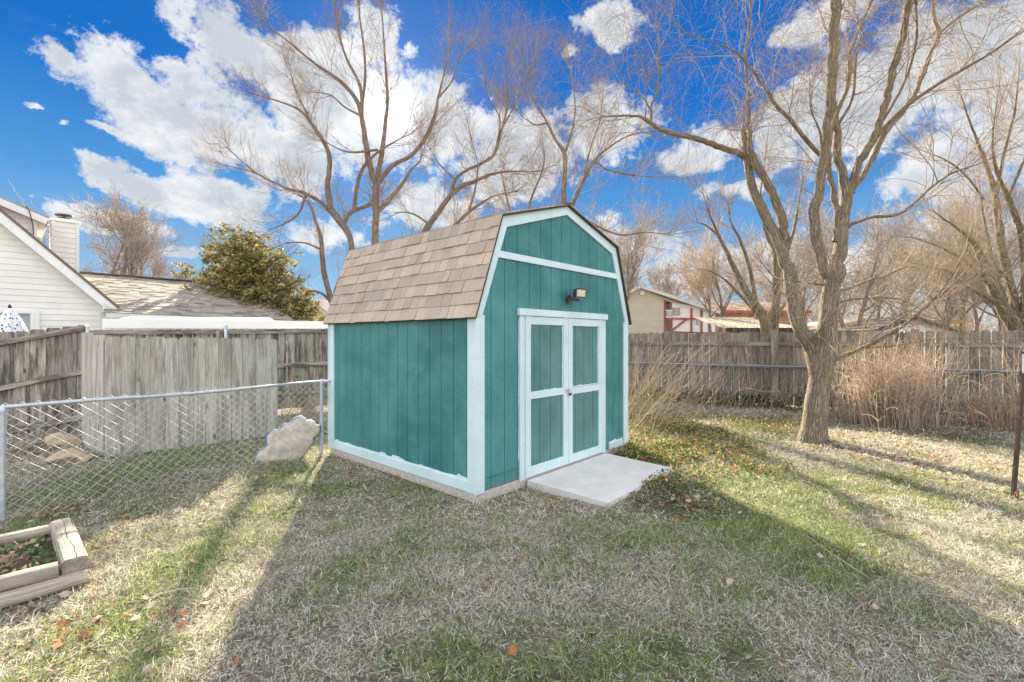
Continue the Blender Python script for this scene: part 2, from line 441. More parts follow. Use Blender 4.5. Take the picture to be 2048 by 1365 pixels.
# bottom boards on both long sides, with ragged paint above
def ragged(mb, p, q, up, n, h, amp, seed, step=.012, tint=1):
    """painted strip with a hand-brushed upper edge"""
    r = random.Random(seed); ln = (q-p).length; k = int(ln/step); d = (q-p)/k
    hs = []; cur = 0
    for i in range(k+1):
        t = i*step
        e = amp*(.25+.6*float(vnoise(np.array(t*5.+seed), np.array(2.5))))*(.55+.45*float(vnoise(np.array(t*45.), np.array(seed+1.5))))
        e += amp*1.5*max(0, float(vnoise(np.array(t*11.+3*seed), np.array(7.7)))-.62)*2.6*(.3+.7*float(vnoise(np.array(t*70.), np.array(3.3))))
        hs.append(h+e)
    for i in range(k):
        a = p+d*i; b = p+d*(i+1)
        mb.add([a, b, b+up*hs[i+1], a+up*hs[i], a-n*.004, b-n*.004, b+up*hs[i+1]-n*.004, a+up*hs[i]-n*.004],
               [(0, 1, 2, 3), (3, 2, 6, 7)], tint, smooth=False)
for s0, sx in ((0, -1), (LF, 1)):
    m = MB(); m.box(L(s0+sx*.009, LS/2, .142), V*(LS/2-.12), U*.008, Z*.05, .98)
    ragged(m, L(s0+sx*.0035, LS-.1, .19), L(s0+sx*.0035, .1, .19), Z, U*sx, .008, .036, 5)
    m.build('base_board', M['trim'], shed)
m = MB(); m.box(L(2.72, -.0095, .135), U*.19, V*.008, Z*.042, .98); ragged(m, L(2.53, -.003, .17), L(2.9, -.003, .17), Z, -V, .006, .035, 9); m.build('base_board', M['trim'], shed)

# gable trim: rake boards and cross band
TH = .014
def rake(v0, sgn):
    m = MB()
    o = V*(sgn*.012)
    outer = [(-.045, EAVE-.03), (KN[0]-.045, KN[1]+.025), (LF/2, RG[1]+.02), (LF-KN[0]+.045, KN[1]+.025), (LF+.045, EAVE-.03)]
    inner = [(.045, EAVE-.03), (KN[0]+.045, KN[1]-.075), (LF/2, RG[1]-.085), (LF-KN[0]-.045, KN[1]-.075), (LF-.045, EAVE-.03)]
    for i in range(4):
        g = .0015
        a, b, c2, d = outer[i], outer[i+1], inner[i+1], inner[i]
        pts = [L(q[0], v0, q[1])+o for q in (a, b, c2, d)]
        m.prism(pts, V*sgn, .022, 1.0 if i % 2 else .97, axis=pts[1]-pts[0])
    m.build('rake_board', M['trim'], shed)
rake(-.012, -1); rake(LS+.012, 1)
m = MB(); zb = 2.525; s1 = KN[0]*(zb-EAVE)/(KN[1]-EAVE)+.035
m.box(L(LF/2, -.0105, zb), U*(LF/2-s1), V*.009, Z*.036, 1.02); m.build('gable_band', M['trim'], shed)

# roof: shingle courses on four slopes
def slope(mb, p0, p1, vlen, n, courses, first=True):
    """courses from eave p0 to top p1 (world points at v = -.06); tabs along V"""
    up = (p1-p0); h = up.length; up = up/h; eh = h/courses
    for c in range(courses):
        t = -.06
        base = p0+up*(eh*c)
        dark = rnd.uniform(.9, 1.08)
        while t < vlen-.001:
            wd = rnd.choice([.08, .10, .13, .15, .17, .2, .22, .27]); 
            if c == courses-1: wd = rnd.uniform(.12, .145)
            e = min(vlen, t+wd)
            if vlen-e < .05: e = vlen
            a = base+V*(t+.0025)+V*0; b = base+V*(e-.0025); ww = rnd.uniform(.84, 1.08)*dark; k = rnd.uniform(-.004, .004)
            thick = .009 if rnd.random() < .55 else .018
            th2 = eh+.02 if c < courses-1 else eh
            vs = [a+up*k+n*.002, b+up*k+n*.002, b+up*th2+n*.001, a+up*th2+n*.001,
                  a+up*k+n*(.004+thick), b+up*k+n*(.004+thick), b+up*th2+n*.0035, a+up*th2+n*.0035]
            mb.add(vs, [(4, 5, 6, 7)[::1], (0, 1, 5, 4), (1, 2, 6, 5), (3, 0, 4, 7)], (ww, ww*rnd.uniform(.985, 1.01), ww*rnd.uniform(.95, 1.01)))
            t = e
for side in (0, 1):
    m = MB()
    def Q(s, z): return L(s if side == 0 else LF-s, 0, z)
    lo0 = Q(-.075, EAVE-.035); kn = Q(KN[0]-.055, KN[1]+.035); rg = Q(LF/2, RG[1]+.035)
    for p, q, nc in ((lo0, kn, 8), (kn, rg, 8)):
        up = (q-p).normalized(); nn = up.cross(V); nn = nn if nn.z > 0 else -nn
        slope(m, p, q, LS+.06, nn, nc)
    m.build('roof_shingles', M['roof'], shed)
    d = MB()
    for p, q in ((lo0, kn), (kn, rg)):
        up = (q-p).normalized(); nn = up.cross(V); nn = nn if nn.z > 0 else -nn
        d.prism([p-V*.055-nn*.002, q-V*.055-nn*.002, q+V*(LS+.055)-nn*.002, p+V*(LS+.055)-nn*.002], nn, .016, 1, axis=V)
    d.build('roof_deck', M['roof_edge'], shed)
m = MB()
for i in range(24):
    a = -.06+i*.13; m.add([L(LF/2-.11, a, RG[1]+.022), L(LF/2, a, RG[1]+.06), L(LF/2+.11, a, RG[1]+.022), L(LF/2-.11, a+.15, RG[1]+.015), L(LF/2, a+.15, RG[1]+.053), L(LF/2+.11, a+.15, RG[1]+.015)],
        [(0, 1, 4, 3), (1, 2, 5, 4)])
m.build('ridge_cap', M['roof'], shed)

# doors
D0, D1 = .715, 2.335; DM = 1.53; DB, DT = .095, 1.895
m = MB(); m.box(L((.603+2.449)/2, -.021, 1.935), U*.923, V*.018, Z*.038, 1.02); m.build('door_header', M['trim'], shed)
for s in (.672, 2.380):
    m = MB(); m.box(L(s, -.0105, (DB-.02+DT)/2), Z*((DT-DB+.02)/2), U*.041, V*.009, .97)
    p, q = (L(s-.04, -.0045, .3), L(s-.04, -.0045, 1.85)) if s < 1 else (L(s+.04, -.0045, .3), L(s+.04, -.0045, 1.85))
    ragged(m, p, q, (-U if s < 1 else U), -V, .001, .014, 3 if s < 1 else 4)
    m.build('door_casing', M['trim'], shed)
for a, b, seed in ((D0+.003, DM-.003, 1), (DM+.003, D1-.003, 2)):
    w_ = b-a
    dp = MB(); t = a
    panel = MB(); e = [a+.0]; 
    x = a+.2*rnd.random()+.05
    while x < b-.05: e.append(x); x += .2032
    e.append(b)
    for i in range(len(e)-1):
        panel.prism([L(e[i]+.004, -.008, DB+.01), L(e[i+1]-.004, -.008, DB+.01), L(e[i+1]-.004, -.008, DT-.005), L(e[i]+.004, -.008, DT-.005)], -V, .006, rnd.uniform(.94, 1.06), axis=Z)
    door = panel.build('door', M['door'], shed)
    fr = MB(); fw = .046; yo = -.017
    fr.box(L(a+fw, yo, (DB+DT)/2), Z*((DT-DB)/2), U*fw, V*.008, 1.0)
    fr.box(L(b-fw, yo, (DB+DT)/2), Z*((DT-DB)/2), U*fw, V*.008, .98)
    for z, hh in ((DB+.05, .05), (1.0 if seed == 1 else .985, .04), (DT-.05, .045)):
        fr.box(L((a+b)/2, yo+.001, z), U*(w_/2-2*fw-.0005), V*.008, Z*hh, 1.0)
    ragged(fr, L(a+2*fw, -.0105, 1.03), L(b-2*fw, -.0105, 1.03), Z, -V, .004, .022, seed+20)
    p, q = L(b-2*fw, -.0105, 1.03), L(b-2*fw, -.0105, 1.84)
    ragged(fr, p, q, -U, -V, .002, .016, seed+30)
    if seed == 2: ragged(fr, L(b-2*fw, -.0105, 1.852), L(a+2*fw, -.0105, 1.852), -Z, -V, .002, .018, 41)
    if seed == 1: ragged(fr, L(a+2*fw, -.0105, .195), L(b-2*fw, -.0105, .195), Z, -V, .002, .012, 42)
    fr.build('door_frame', M['trim'], door)
    if seed == 1:
        h = MB()
        for k in range(44): h.tube([L(a-.002, -.026, .14+k*.04), L(a-.002, -.026, .173+k*.04)], .0045, 6, .9)
        h.build('piano_hinge', M['trim'], door)
        h = MB(); h.box(L(b-.02, -.030, 1.0), U*.04, V*.004, Z*.016, 1); h.tube([L(b+.012, -.032, 1.012), L(b+.03, -.05, 1.012), L(b+.03, -.05, .99), L(b+.012, -.032, .99)], .004, 6)
        h.build('hasp', M['galv'], door)
    else:
        h = MB()
        for k in range(44): h.tube([L(b+.002, -.026, .14+k*.04), L(b+.002, -.026, .173+k*.04)], .0045, 6, .9)
        h.build('piano_hinge', M['trim'], door)
pl = MB(); pc = L(DM+.004, -.052, .955)
pl.box(pc, U*.02, V*.009, Z*.017, 1); pk = pl.build('padlock', M['rust'], shed)
pl = MB(); pl.tube([pc+U*(.013*math.cos(a))+Z*(.017+.02*math.sin(a)) for a in np.linspace(0, math.pi, 9)], .003, 6, 1.5); pl.build('shackle', M['galv'], pk)

# floodlight over the doors
fc = L(1.545, 0, 2.13)
b_ = MB(); b_.tube([fc-V*.012, fc-V*.04], .045, 14); b_.box(fc-V*.03-Z*.02, U*.035, V*.018, Z*.03); fl = b_.build('floodlight', M['bronze'], shed)
dirn = (-V*.85-U*.20-Z*.12).normalized(); sd = dirn.cross(Z).normalized(); up_ = sd.cross(dirn)
hc = fc-V*.14+Z*.07+U*.05
b_ = MB(); b_.tube([fc-V*.035, fc-V*.075+Z*.01, hc-dirn*.03-up_*.03], .012, 8)
b_.build('bracket_arm', M['bronze'], fl)
b_ = MB()
fr_ = [hc+dirn*.035+sd*x+up_*y for x, y in ((-.078, -.046), (.078, -.046), (.078, .050), (-.078, .050))]
bk_ = [hc-dirn*.045+sd*x+up_*y for x, y in ((-.06, -.035), (.06, -.035), (.06, .04), (-.06, .04))]
b_.add(fr_+bk_, [(0, 3, 2, 1), (4, 5, 6, 7), (0, 1, 5, 4), (1, 2, 6, 5), (2, 3, 7, 6), (3, 0, 4, 7)])
for x0, y0, x1, y1 in ((-.08, -.048, .08, -.048), (.08, -.048, .08, .052), (.08, .052, -.08, .052), (-.08, .052, -.08, -.048)):
    b_.tube([hc+dirn*.038+sd*x0+up_*y0, hc+dirn*.038+sd*x1+up_*y1], .006, 6)
hd = b_.build('lamp_head', M['bronze'], fl)
b_ = MB(); b_.box(hc+dirn*.038, sd*.070, up_*.041, dirn*.003, 1); b_.build('lens', M['lens'], hd)
b_ = MB(); b_.tube([fc-V*.075-Z*.01+U*.01, fc-V*.12-Z*.015+U*.02, fc-V*.15-Z*.015+U*.035], [.014, .018, .022], 12)
sn = b_.build('motion_sensor', M['bronze'], fl)

# doorstep slab
m = MB(); h2 = .028
sl = [L(.68, -.01, .062), L(2.42, -.01, .062), L(2.36, -.97, .062), L(.60, -1.0, .062)]
m.prism([L(.74, -.03, .068), L(2.40, -.03, .068), L(2.42, -.98, .038), L(.80, -1.02, .034)][::-1], Z, .11, 1, axis=U)
o = m.build('doorstep_slab', M['slab']); tag(o, 'smooth pale concrete slab on the ground before the shed doors', 'concrete slab')
# ------------------------------------------------------------------ left chain-link fence
def chain_mesh(p, q, z0, z1, dia=.105, r=.0019, sag=.006):
    """woven diamond wire between two ground points"""
    p = Vector(p); q = Vector(q); d = (q-p); ln = d.length; d /= ln; n = Vector((-d.y, d.x, 0))
    H = z1-z0; rows = int(round(H/dia/.82)); cols = int(ln/dia); paths = []
    for c in range(-rows, cols+rows+1):
        for sgn in (1, -1):
            pts = []
            for k in range(rows*2+1):
                x = (c+ (k/2)*sgn)*dia; z = z0+H*k/(rows*2)
                pts.append((x, z, k))
            pts = [a for a in pts if -.001 <= a[0] <= ln+.001]
            if len(pts) < 2: continue
            for a, b in zip(pts[:-1], pts[1:]):
                w0 = (.004 if a[2] % 2 else -.004)*sgn; w1 = (.004 if b[2] % 2 else -.004)*sgn
                j = .004*math.sin(a[0]*7+a[1]*3); 
                paths.append([tuple(p+d*a[0]+n*w0+Z*a[1]), tuple(p+d*(a[0]+b[0])/2+Z*((a[1]+b[1])/2)), tuple(p+d*b[0]+n*w1+Z*b[1])])
    Pp = np.array(paths); R = np.full(Pp.shape[:2], r)
    v, f_, g = tubes(Pp, R, 4); return v, f_
pa = G(5, 1046); pb = G(643, 909); dirf = (pb-pa).normalized(); pa0 = pa-dirf*1.6; pend = L(-.02, LS*.985, 0)
cf = empty('chain_link_fence', (pa+pb)/2, 'silver chain-link fence with round top rail running from the left edge to the shed', 'chain-link fence')
ztop = 1.03
def cap_post(parent, p, zt, r=.024, mat='galv'):
    m = MB(); m.tube([p-Z*.05, p+Z*(zt-.0)], r, 12, 1); m.tube([p+Z*(zt-.035), p+Z*(zt-.02), p+Z*(zt+.012), p+Z*(zt+.03)], [r*1.2, r*1.25, r*1.1, .004], 12, 1.05)
    return m.build('post', M[mat], parent)
cap_post(cf, pa, ztop-.01); cap_post(cf, pb, ztop+.01); cap_post(cf, pa-dirf*2.4, ztop)
m = MB(); pts = [pa0-dirf*.8+Z*ztop]
for i in range(13):
    t = i/12; pts.append(pa.lerp(pb, t)+Z*(ztop-.012*math.sin(math.pi*t)+.006*math.sin(9*t)))
pts.append(pend+Z*(ztop+.01)); m.tube(pts, .0185, 12, 1); m.build('top_rail', M['galv'], cf)
v, f_ = chain_mesh(pa-dirf*2.4, pb, .02, ztop+.035); fast_mesh('wire_mesh', v, f_, M['wire'], cf, ORIGIN[cf.name], tint=np.ones((len(v), 3)))
v, f_ = chain_mesh(pb, pend, .02, ztop+.035); fast_mesh('wire_mesh', v, f_, M['wire'], cf, ORIGIN[cf.name], tint=np.ones((len(v), 3)))

# ------------------------------------------------------------------ board fences
def picket(mb, p, d, n, w, zb, zt, th=.016, dog=.035, tint=None):
    a = p; b = p+d*w
    pts = [a+Z*zb, b+Z*zb, b+Z*(zt-dog), b-d*dog*.8+Z*zt, a+d*dog*.8+Z*zt, a+Z*(zt-dog)]
    if tint is None:
        t = rnd.uniform(.62, 1.18); tint = (t*rnd.uniform(.97, 1.05), t, t*rnd.uniform(.93, 1.03))
    mb.prism(pts, n, th, tint, axis=Z)
def board_fence(root, p, q, zb, zt, w, gap, posts, rails, mat, railside=1, zt2=None, zb2=None, postw=.09, matr=None, post_top=.0, jit=.012, mside=0):
    """pickets between posts; each bay its own panel; rails on the camera side when railside=1"""
    p = Vector(p); q = Vector(q); ln = (q-p).length; d = (q-p)/ln; n = Vector((d.y, -d.x, 0))
    if n.y > 0: n = -n
    zt2 = zt if zt2 is None else zt2; zb2 = zb if zb2 is None else zb2
    cuts = [0]+list(posts)+[ln]; t = 0.0; bay = 0; mb = MB(); bays = []
    while t < ln-.02:
        ww = w*rnd.uniform(.94, 1.05); f = t/ln
        picket(mb, p+d*t+n*rnd.uniform(-.004, .004), d, n, min(ww, ln-t), zb+(zb2-zb)*f+rnd.uniform(-.01, .01), zt+(zt2-zt)*f+rnd.uniform(-jit, jit))
        t += ww+(gap(f) if callable(gap) else gap)*rnd.uniform(.3, 1.6)
        while bay < len(posts) and t > posts[bay]: mb.build('picket_panel', M[mat], root); mb = MB(); bay += 1
    if mb.v: mb.build('picket_panel', M[mat], root)
    for z in rails:
        m = MB()
        for a, b in zip(cuts[:-1], cuts[1:]):
            za = z(a/ln) if callable(z) else z; zb_ = z(b/ln) if callable(z) else z
            m.bar(p+d*(a+.05*(a > 0))+n*(.022*railside)+Z*za, p+d*(b-.05*(b < ln))+n*(.022*railside)+Z*zb_, .038, .088, tint=rnd.uniform(.85, 1.1))
        m.build('rail', M[matr or mat], root)
    for a in posts:
        m = MB(); f = a/ln; c = p+d*a+n*(.06*railside)
        m.box(c+Z*((zb+zt)/2+post_top/2), Z*((zt-zb+post_top)/2+.02), d*postw/2, n*postw/2*.9, rnd.uniform(.9, 1.15)); m.build('post', M[matr or mat], root)
# right back fence
def RF(X): return Vector((X, 14.6-.5*X, 0))
fence_p = RF(1.1); fence_q = Vector((12.2, 14.6-.5*12.2, 0)); fl_ = (fence_q-fence_p).length
def on_fence(px):
    r = (px-HX)/F; X = 14.6*r/(1+.5*r); return (RF(X)-fence_p).length
rf = empty('board_fence', (fence_p+fence_q)/2, 'long mossy brown dog-eared board fence behind the lawn on the right', 'wooden fence')
posts = [on_fence(1337)-2.45*2, on_fence(1337)-2.45, on_fence(1337), on_fence(1549), on_fence(1827), on_fence(2160)]
board_fence(rf, fence_p, fence_q, .03, 1.78, .165, (lambda f: .008 if f < .68 else .017), posts, [1.50, .96, .28], 'woodR', 1, zt2=1.80, postw=.15, post_top=.03)
# low chain-link rail in front of it
r2 = empty('low_chain_link_fence', (fence_p+fence_q)/2+Vector((0, -.35, 0)), 'low chain-link fence with dull blue rail in front of the board fence', 'chain-link fence')
nn = Vector((-.447, -.894, 0)); ca = fence_p+nn*.22+(fence_q-fence_p).normalized()*1.2; cb = fence_q+nn*.22
m = MB(); m.tube([ca+Z*.985, ca.lerp(cb, .3)+Z*.965, ca.lerp(cb, .6)+Z*.975, cb+Z*.985], .021, 10, 1); m.build('top_rail', M['bluepipe'], r2)
for px in (1180, 1467, 1708, 1965):
    r = (px-HX)/F; dd = (cb-ca).normalized(); t = (r*ca.y-ca.x)/(dd.x-r*dd.y)
    m = MB(); q_ = ca+dd*t; m.tube([q_-Z*.03, q_+Z*.97], .02, 10, 1); m.build('post', M['bluepipe'], r2)
v, f_ = chain_mesh(ca, cb, .03, .98, .1, .0012); fast_mesh('wire_mesh', v, f_, M['bluepipe'], r2, ORIGIN[r2.name], tint=np.ones((len(v), 3)))

# back fence on the left
bp = Vector((-8.05, 8.35, 0)); bq = RF(1.02)
lb = empty('board_fence', (bp+bq)/2, 'dark-stained board fence under the white beam, behind the pale fence panel', 'wooden fence')
lnb = (bq-bp).length
def topz(f): return 1.79+.17*f
board_fence(lb, bp, bq, .1, 1.79, .15, .004, [2.4, 4.8, 7.2, 9.6], [lambda f: topz(f)-.055, lambda f: .98+.2*f, lambda f: .4+.1*f], 'wood', 1, zt2=1.96, matr='wood', jit=.004)
m = MB()
def bpt(px):
    r = (px-HX)/F; d = (bq-bp).normalized(); t = (r*bp.y-bp.x)/(d.x-r*d.y); return bp+d*t
for px in (176, 451):
    q_ = bpt(px)+Vector((.06, -.09, 0)); m = MB(); zt = CAMZ+(676-650)/F*q_.y
    m.tube([q_-Z*.05, q_+Z*(zt-.03), q_+Z*zt], [.03, .03, .012], 12, 1); m.tube([q_+Z*(zt-.06), q_+Z*(zt-.03)], .036, 12, 1.1); m.build('pipe_post', M['galv'], lb)
# far-left fence, boards nearest the camera side; it climbs to the right
lf0 = P(-60, 676, 7.9); lf1 = P(170, 676, 8.05); lf0.z = lf1.z = 0
lf = empty('board_fence', (lf0+lf1)/2, 'weathered dark-streaked board fence at the far left with sloping rails', 'wooden fence')
zz = lambda y, D=8.0: CAMZ-(y-HY)/F*D
board_fence(lf, lf0, lf1, zz(897), zz(670), .235, .006, [], [lambda f: zz(698-.146*0-42*f), lambda f: zz(788-45*f), lambda f: zz(874-40*f)], 'wood', 1, zt2=zz(650), zb2=zz(868), jit=.01)
# fence return: two boards standing at an angle
fa = P(163, 676, 7.25); fb = P(207, 676, 6.55); fa.z = fb.z = 0
o = MB(); d = (fb-fa).normalized(); n = Vector((d.y, -d.x, 0)); n = n if n.y < 0 else -n
w_ = (fb-fa).length/2
for i, (zt, t) in enumerate(((1.73, 1.05), (1.69, 1.12))):
    picket(o, fa+d*(w_*i), d, n, w_-.006, .0, zt, .02, .03, t)
o.box(fb+Z*.85-d*.03-n*.06, Z*.84, d*.03, n*.045, .6)
o = o.build('fence_return', M['woodL']); tag(o, 'narrow two-board fence end set at an angle left of the pale panel', 'fence boards')
# pale free-standing fence panel
pa_ = G(210, 916); pb_ = G(555, 871)
pn = empty('freestanding_fence', (pa_+pb_)/2, 'pale weathered dog-eared board panel behind the chain-link fence', 'fence panel')
ln_ = (pb_-pa_).length; d = (pb_-pa_)/ln_; n = Vector((d.y, -d.x, 0)); n = n if n.y < 0 else -n
m = MB(); k = 13; ws = [ln_/k*rnd.uniform(.9, 1.08) for _ in range(k)]; sc_ = ln_/sum(ws); t = 0
for i in range(k):
    w = ws[i]*sc_; tt = rnd.uniform(.88, 1.1); picket(m, pa_+d*t+n*rnd.uniform(-.004, .004), d, n, w-.006, .0, 1.66+rnd.uniform(-.01, .012)-.03*i/k, .018, .03, (tt, tt, tt*rnd.uniform(.95, 1.03))); t += w
m.build('picket_panel', M['woodL'], pn)
for z in (.3, .95, 1.45):
    m = MB(); m.bar(pa_-n*.04+Z*z, pb_-n*.04+Z*z, .04, .088); m.build('rail', M['woodL'], pn)
for a in (.03, ln_-.03):
    m = MB(); m.box(pa_+d*a-n*.1+Z*.8, Z*.8, d*.045, n*.045); m.build('post', M['woodL'], pn)

# ------------------------------------------------------------------ raised bed of landscape timbers
N0 = Vector((-2.87, 3.17, 0)); F0 = Vector((-3.58, 3.80, 0)); uu = -U
bed = empty('raised_bed', (N0+F0)/2+uu*.8, 'bleached timber raised bed in the bottom left corner of the lawn', 'raised garden bed')
def timber(p, q, r, flat=.8, tint=1, name='timber', rise=0):
    m = MB(); pts = []; K = 14; p = Vector(p); q = Vector(q); a = (q-p).normalized(); sd = a.cross(Z).normalized(); prof = [(-1, -.55), (-.6, -.8), (.6, -.8), (1, -.55), (1.08, 0), (1, .55), (.6, .8), (-.6, .8), (-1, .55), (-1.08, 0)]
    vs = []; gc = []; fs = []; n_ = len(prof); off = rnd.uniform(0, 40)
    for i in range(K+1):
        c = p.lerp(q, i/K)+sd*rnd.uniform(-.003, .003)+Z*rnd.uniform(-.002, .002); k = 1+rnd.uniform(-.03, .03)
        if i in (0, K): k *= .95
        for x, y in prof:
            vs.append(c+sd*(x*r*k)+Z*(y*r*k/.8*flat)); gc.append((off+(q-p).length*i/K, x*r, y*r))
    for i in range(K):
        for k in range(n_): fs.append((i*n_+k, i*n_+(k+1) % n_, (i+1)*n_+(k+1) % n_, (i+1)*n_+k))
    m.add(vs, fs, tint, gc, True)
    m.add(vs[:n_], [tuple(range(n_))[::-1]], tint*.8, [(0, g[1], g[2]) for g in gc[:n_]]); m.add(vs[-n_:], [tuple(range(n_))], tint*.8, [(0, g[1], g[2]) for g in gc[-n_:]])
    return m.build(name, M['timber'], bed)
timber(N0+Z*.047, N0+uu*2.4+Z*.047, .055, .85, 1.0)
timber(N0+uu*.14+V*.02+Z*.135, N0+uu*2.4+V*.02+Z*.135, .052, .8, .92)
timber(F0+uu*.02+Z*.047, F0+uu*2.4+Z*.047, .05, .85, 1.0)
timber(F0-V*.0+Z*.128, F0+uu*2.4+Z*.128, .05, .8, .95)
dxx = (F0-N0).normalized()
timber(N0+dxx*.02+uu*.055+Z*.045, F0-dxx*.1+uu*.055+Z*.045, .05, .8, .8)
m = MB(); K = 16; vs = []; fs = []; gc = []   # split, checked square timber on top
p = N0-dxx*.0+uu*.06; q = F0+dxx*.04+uu*.05; sd = dxx.cross(Z).normalized()
prof = [(-.062, .088), (.062, .088), (.068, .10), (.066, .175), (.055, .188), (.010, .190), (.006, .180), (.002, .190), (-.05, .187), (-.064, .175)]
for i in range(K+1):
    c = p.lerp(q, i/K); w = .007*math.sin(i*.55)+.004*math.sin(i*2.3)
    for j, (x, z) in enumerate(prof): vs.append(c+sd*(x+(w if j in (5, 6, 7) else 0)+rnd.uniform(-.002, .002))+Z*(z+rnd.uniform(-.002, .002)-(.004 if i in (0, K) and z > .15 else 0))); gc.append((i/K, x+3, z))
for i in range(K):
    for k in range(10): fs.append((i*10+k, i*10+(k+1) % 10, (i+1)*10+(k+1) % 10, (i+1)*10+k))
m.add(vs, fs, 1.12, gc); m.add(vs[:10], [tuple(range(10))[::-1]], .75, gc[:10]); m.add(vs[-10:], [tuple(range(10))], .75, gc[-10:])
m.build('corner_timber', M['timber'], bed)
m = MB(); m.prism([N0+dxx*.05+uu*.12+Z*.07, F0-dxx*.05+uu*.12+Z*.07, F0-dxx*.05+uu*2.4+Z*.07, N0+dxx*.05+uu*2.4+Z*.07], Z, .06, 1); m.build('soil', M['soil'], bed)

# ------------------------------------------------------------------ scalloped cast-stone basin leaning by the fence
sp = G(572, 921); nrm = Vector((.12, -1, .0)).normalized(); side = Vector((1, .12, 0)).normalized(); upv = (Z*.90-nrm*.42).normalized(); fn = side.cross(upv).normalized(); fn = fn if fn.y < 0 else -fn
outl = [(515, 928), (511, 917), (516, 907), (526, 900), (533, 893), (528, 886), (527, 877), (533, 870), (543, 866), (549, 868), (553, 861), (561, 856), (569, 857), (573, 851), (581, 845), (590, 843), (598, 847), (601, 852), (608, 850), (616, 854), (620, 860), (627, 861), (630, 868), (626, 876), (618, 881), (620, 890), (614, 898), (608, 908), (600, 918), (580, 926), (550, 930)]
Dp = sp.y; kx = Dp/F
pts2 = [((x-572)*kx, (921-y)*kx/.88) for x, y in outl]
cen = (np.mean([a for a, b in pts2]), np.mean([b for a, b in pts2]))
m = MB(); vs = []; fs = []; n_ = len(pts2); rings = [1.0, .97, .8, .5, .2]; dome = [-.02, 0, .012, .03, .035]
for r, h in zip(rings, dome):
    for a, b in pts2: vs.append(sp+side*(cen[0]+(a-cen[0])*r)+upv*(cen[1]+(b-cen[1])*r)+fn*(h+rnd.uniform(-.003, .003)))
for i in range(4):
    for k in range(n_): fs.append((i*n_+k, i*n_+(k+1) % n_, (i+1)*n_+(k+1) % n_, (i+1)*n_+k))
vs.append(sp+side*cen[0]+upv*cen[1]+fn*.036); fs += [(4*n_+k, 4*n_+(k+1) % n_, 5*n_) for k in range(n_)]
m.add(vs, fs, 1, smooth=True)
bs = m.build('stone_basin', M['stone']); tag(bs, 'beige scalloped stone basin lying on its side against the chain-link fence post', 'stone basin')
m = MB(); vs = []; fs = []
for off, sc2 in ((0, 1.0), (-.03, 1.06), (-.075, 1.07), (-.1, 1.0), (-.1, .2)):
    for a, b in pts2: vs.append(sp+side*(cen[0]+(a-cen[0])*sc2)+upv*(cen[1]+(b-cen[1])*sc2)+fn*(off-.018)+side*off*.55-upv*off*.45)
for i in range(4):
    for k in range(n_): fs.append((i*n_+k, i*n_+(k+1) % n_, (i+1)*n_+(k+1) % n_, (i+1)*n_+k))
m.add(vs, [f[::-1] for f in fs], 1, smooth=True); m.build('rim', M['stone_shade'], bs)

# rocks behind the chain-link fence
def rock(c, sx, sy, sz, name, label, seed):
    import bmesh
    bm = bmesh.new(); bmesh.ops.create_icosphere(bm, subdivisions=3, radius=1)
    r = random.Random(seed); pl = [(Vector((r.uniform(-1, 1), r.uniform(-1, 1), r.uniform(-.6, 1))).normalized(), r.uniform(.45, .75)) for _ in range(11)]
    mb = MB()
    for v in bm.verts:
        for n_, dd in pl:
            e = v.co.dot(n_)-dd
            if e > 0: v.co -= n_*e*.9
    mb.add([Vector((v.co.x*sx, v.co.y*sy, v.co.z*sz+sz*.55))+Vector(c) for v in bm.verts], [tuple(v.index for v in f.verts) for f in bm.faces], 1); bm.free()
    o = mb.build(name, M['rock']); tag(o, label, 'rock', 'rocks at the foot of the fence')
rock(G(138, 922), .27, .20, .11, 'rock', 'largest tan rock seen low through the chain-link wire', 3)
rock(G(128, 893), .34, .16, .15, 'rock', 'flat pale rock leaning behind the largest tan rock', 5)
rock(G(172, 924), .13, .12, .08, 'rock', 'small ochre rock at the right end of the rock pile', 8)

# rusty post with a grey box, at the right edge
pp = G(2029, 996); pt = P(2052, 700, 4.86)
root = empty('metal_stake', pp, 'thin dark rusty metal stake leaning at the right edge of the lawn', 'metal stake')
m = MB(); ax = (pt-pp)/2; m.box((pp+pt)/2-Z*.02, ax, Vector((.014, 0, 0)), Vector((0, .003, 0)), .8); m.box((pp+pt)/2-Z*.02+Vector((-.012, .014, 0)), ax, Vector((.003, 0, 0)), Vector((0, .014, 0)), .6); m.build('bar', M['bronze'], root)
m = MB(); q_ = pp.lerp(pt, .54); m.bar(q_+Vector((-.10, 0, -.004)), q_+Vector((.16, 0, .004)), .01, .03); m.build('foot_plate', M['bronze'], root)
m = MB(); m.tube([pp+Vector((-.01, -.01, -.03)), pp+Vector((-.012, -.02, .05)), pp+Vector((.01, -.02, .085)), pp+Vector((.03, -.01, .06)), pp+Vector((.03, 0, .0))], .007, 8); m.build('hook', M['rust'], root)
m = MB(); q_ = pp.lerp(pt, .88); m.box(q_+Vector((.03, -.02, .04)), Vector((0, 0, .1)), Vector((.06, 0, 0)), Vector((0, .018, 0)), 1.0); m.build('mounting_box', M['galv'], root)
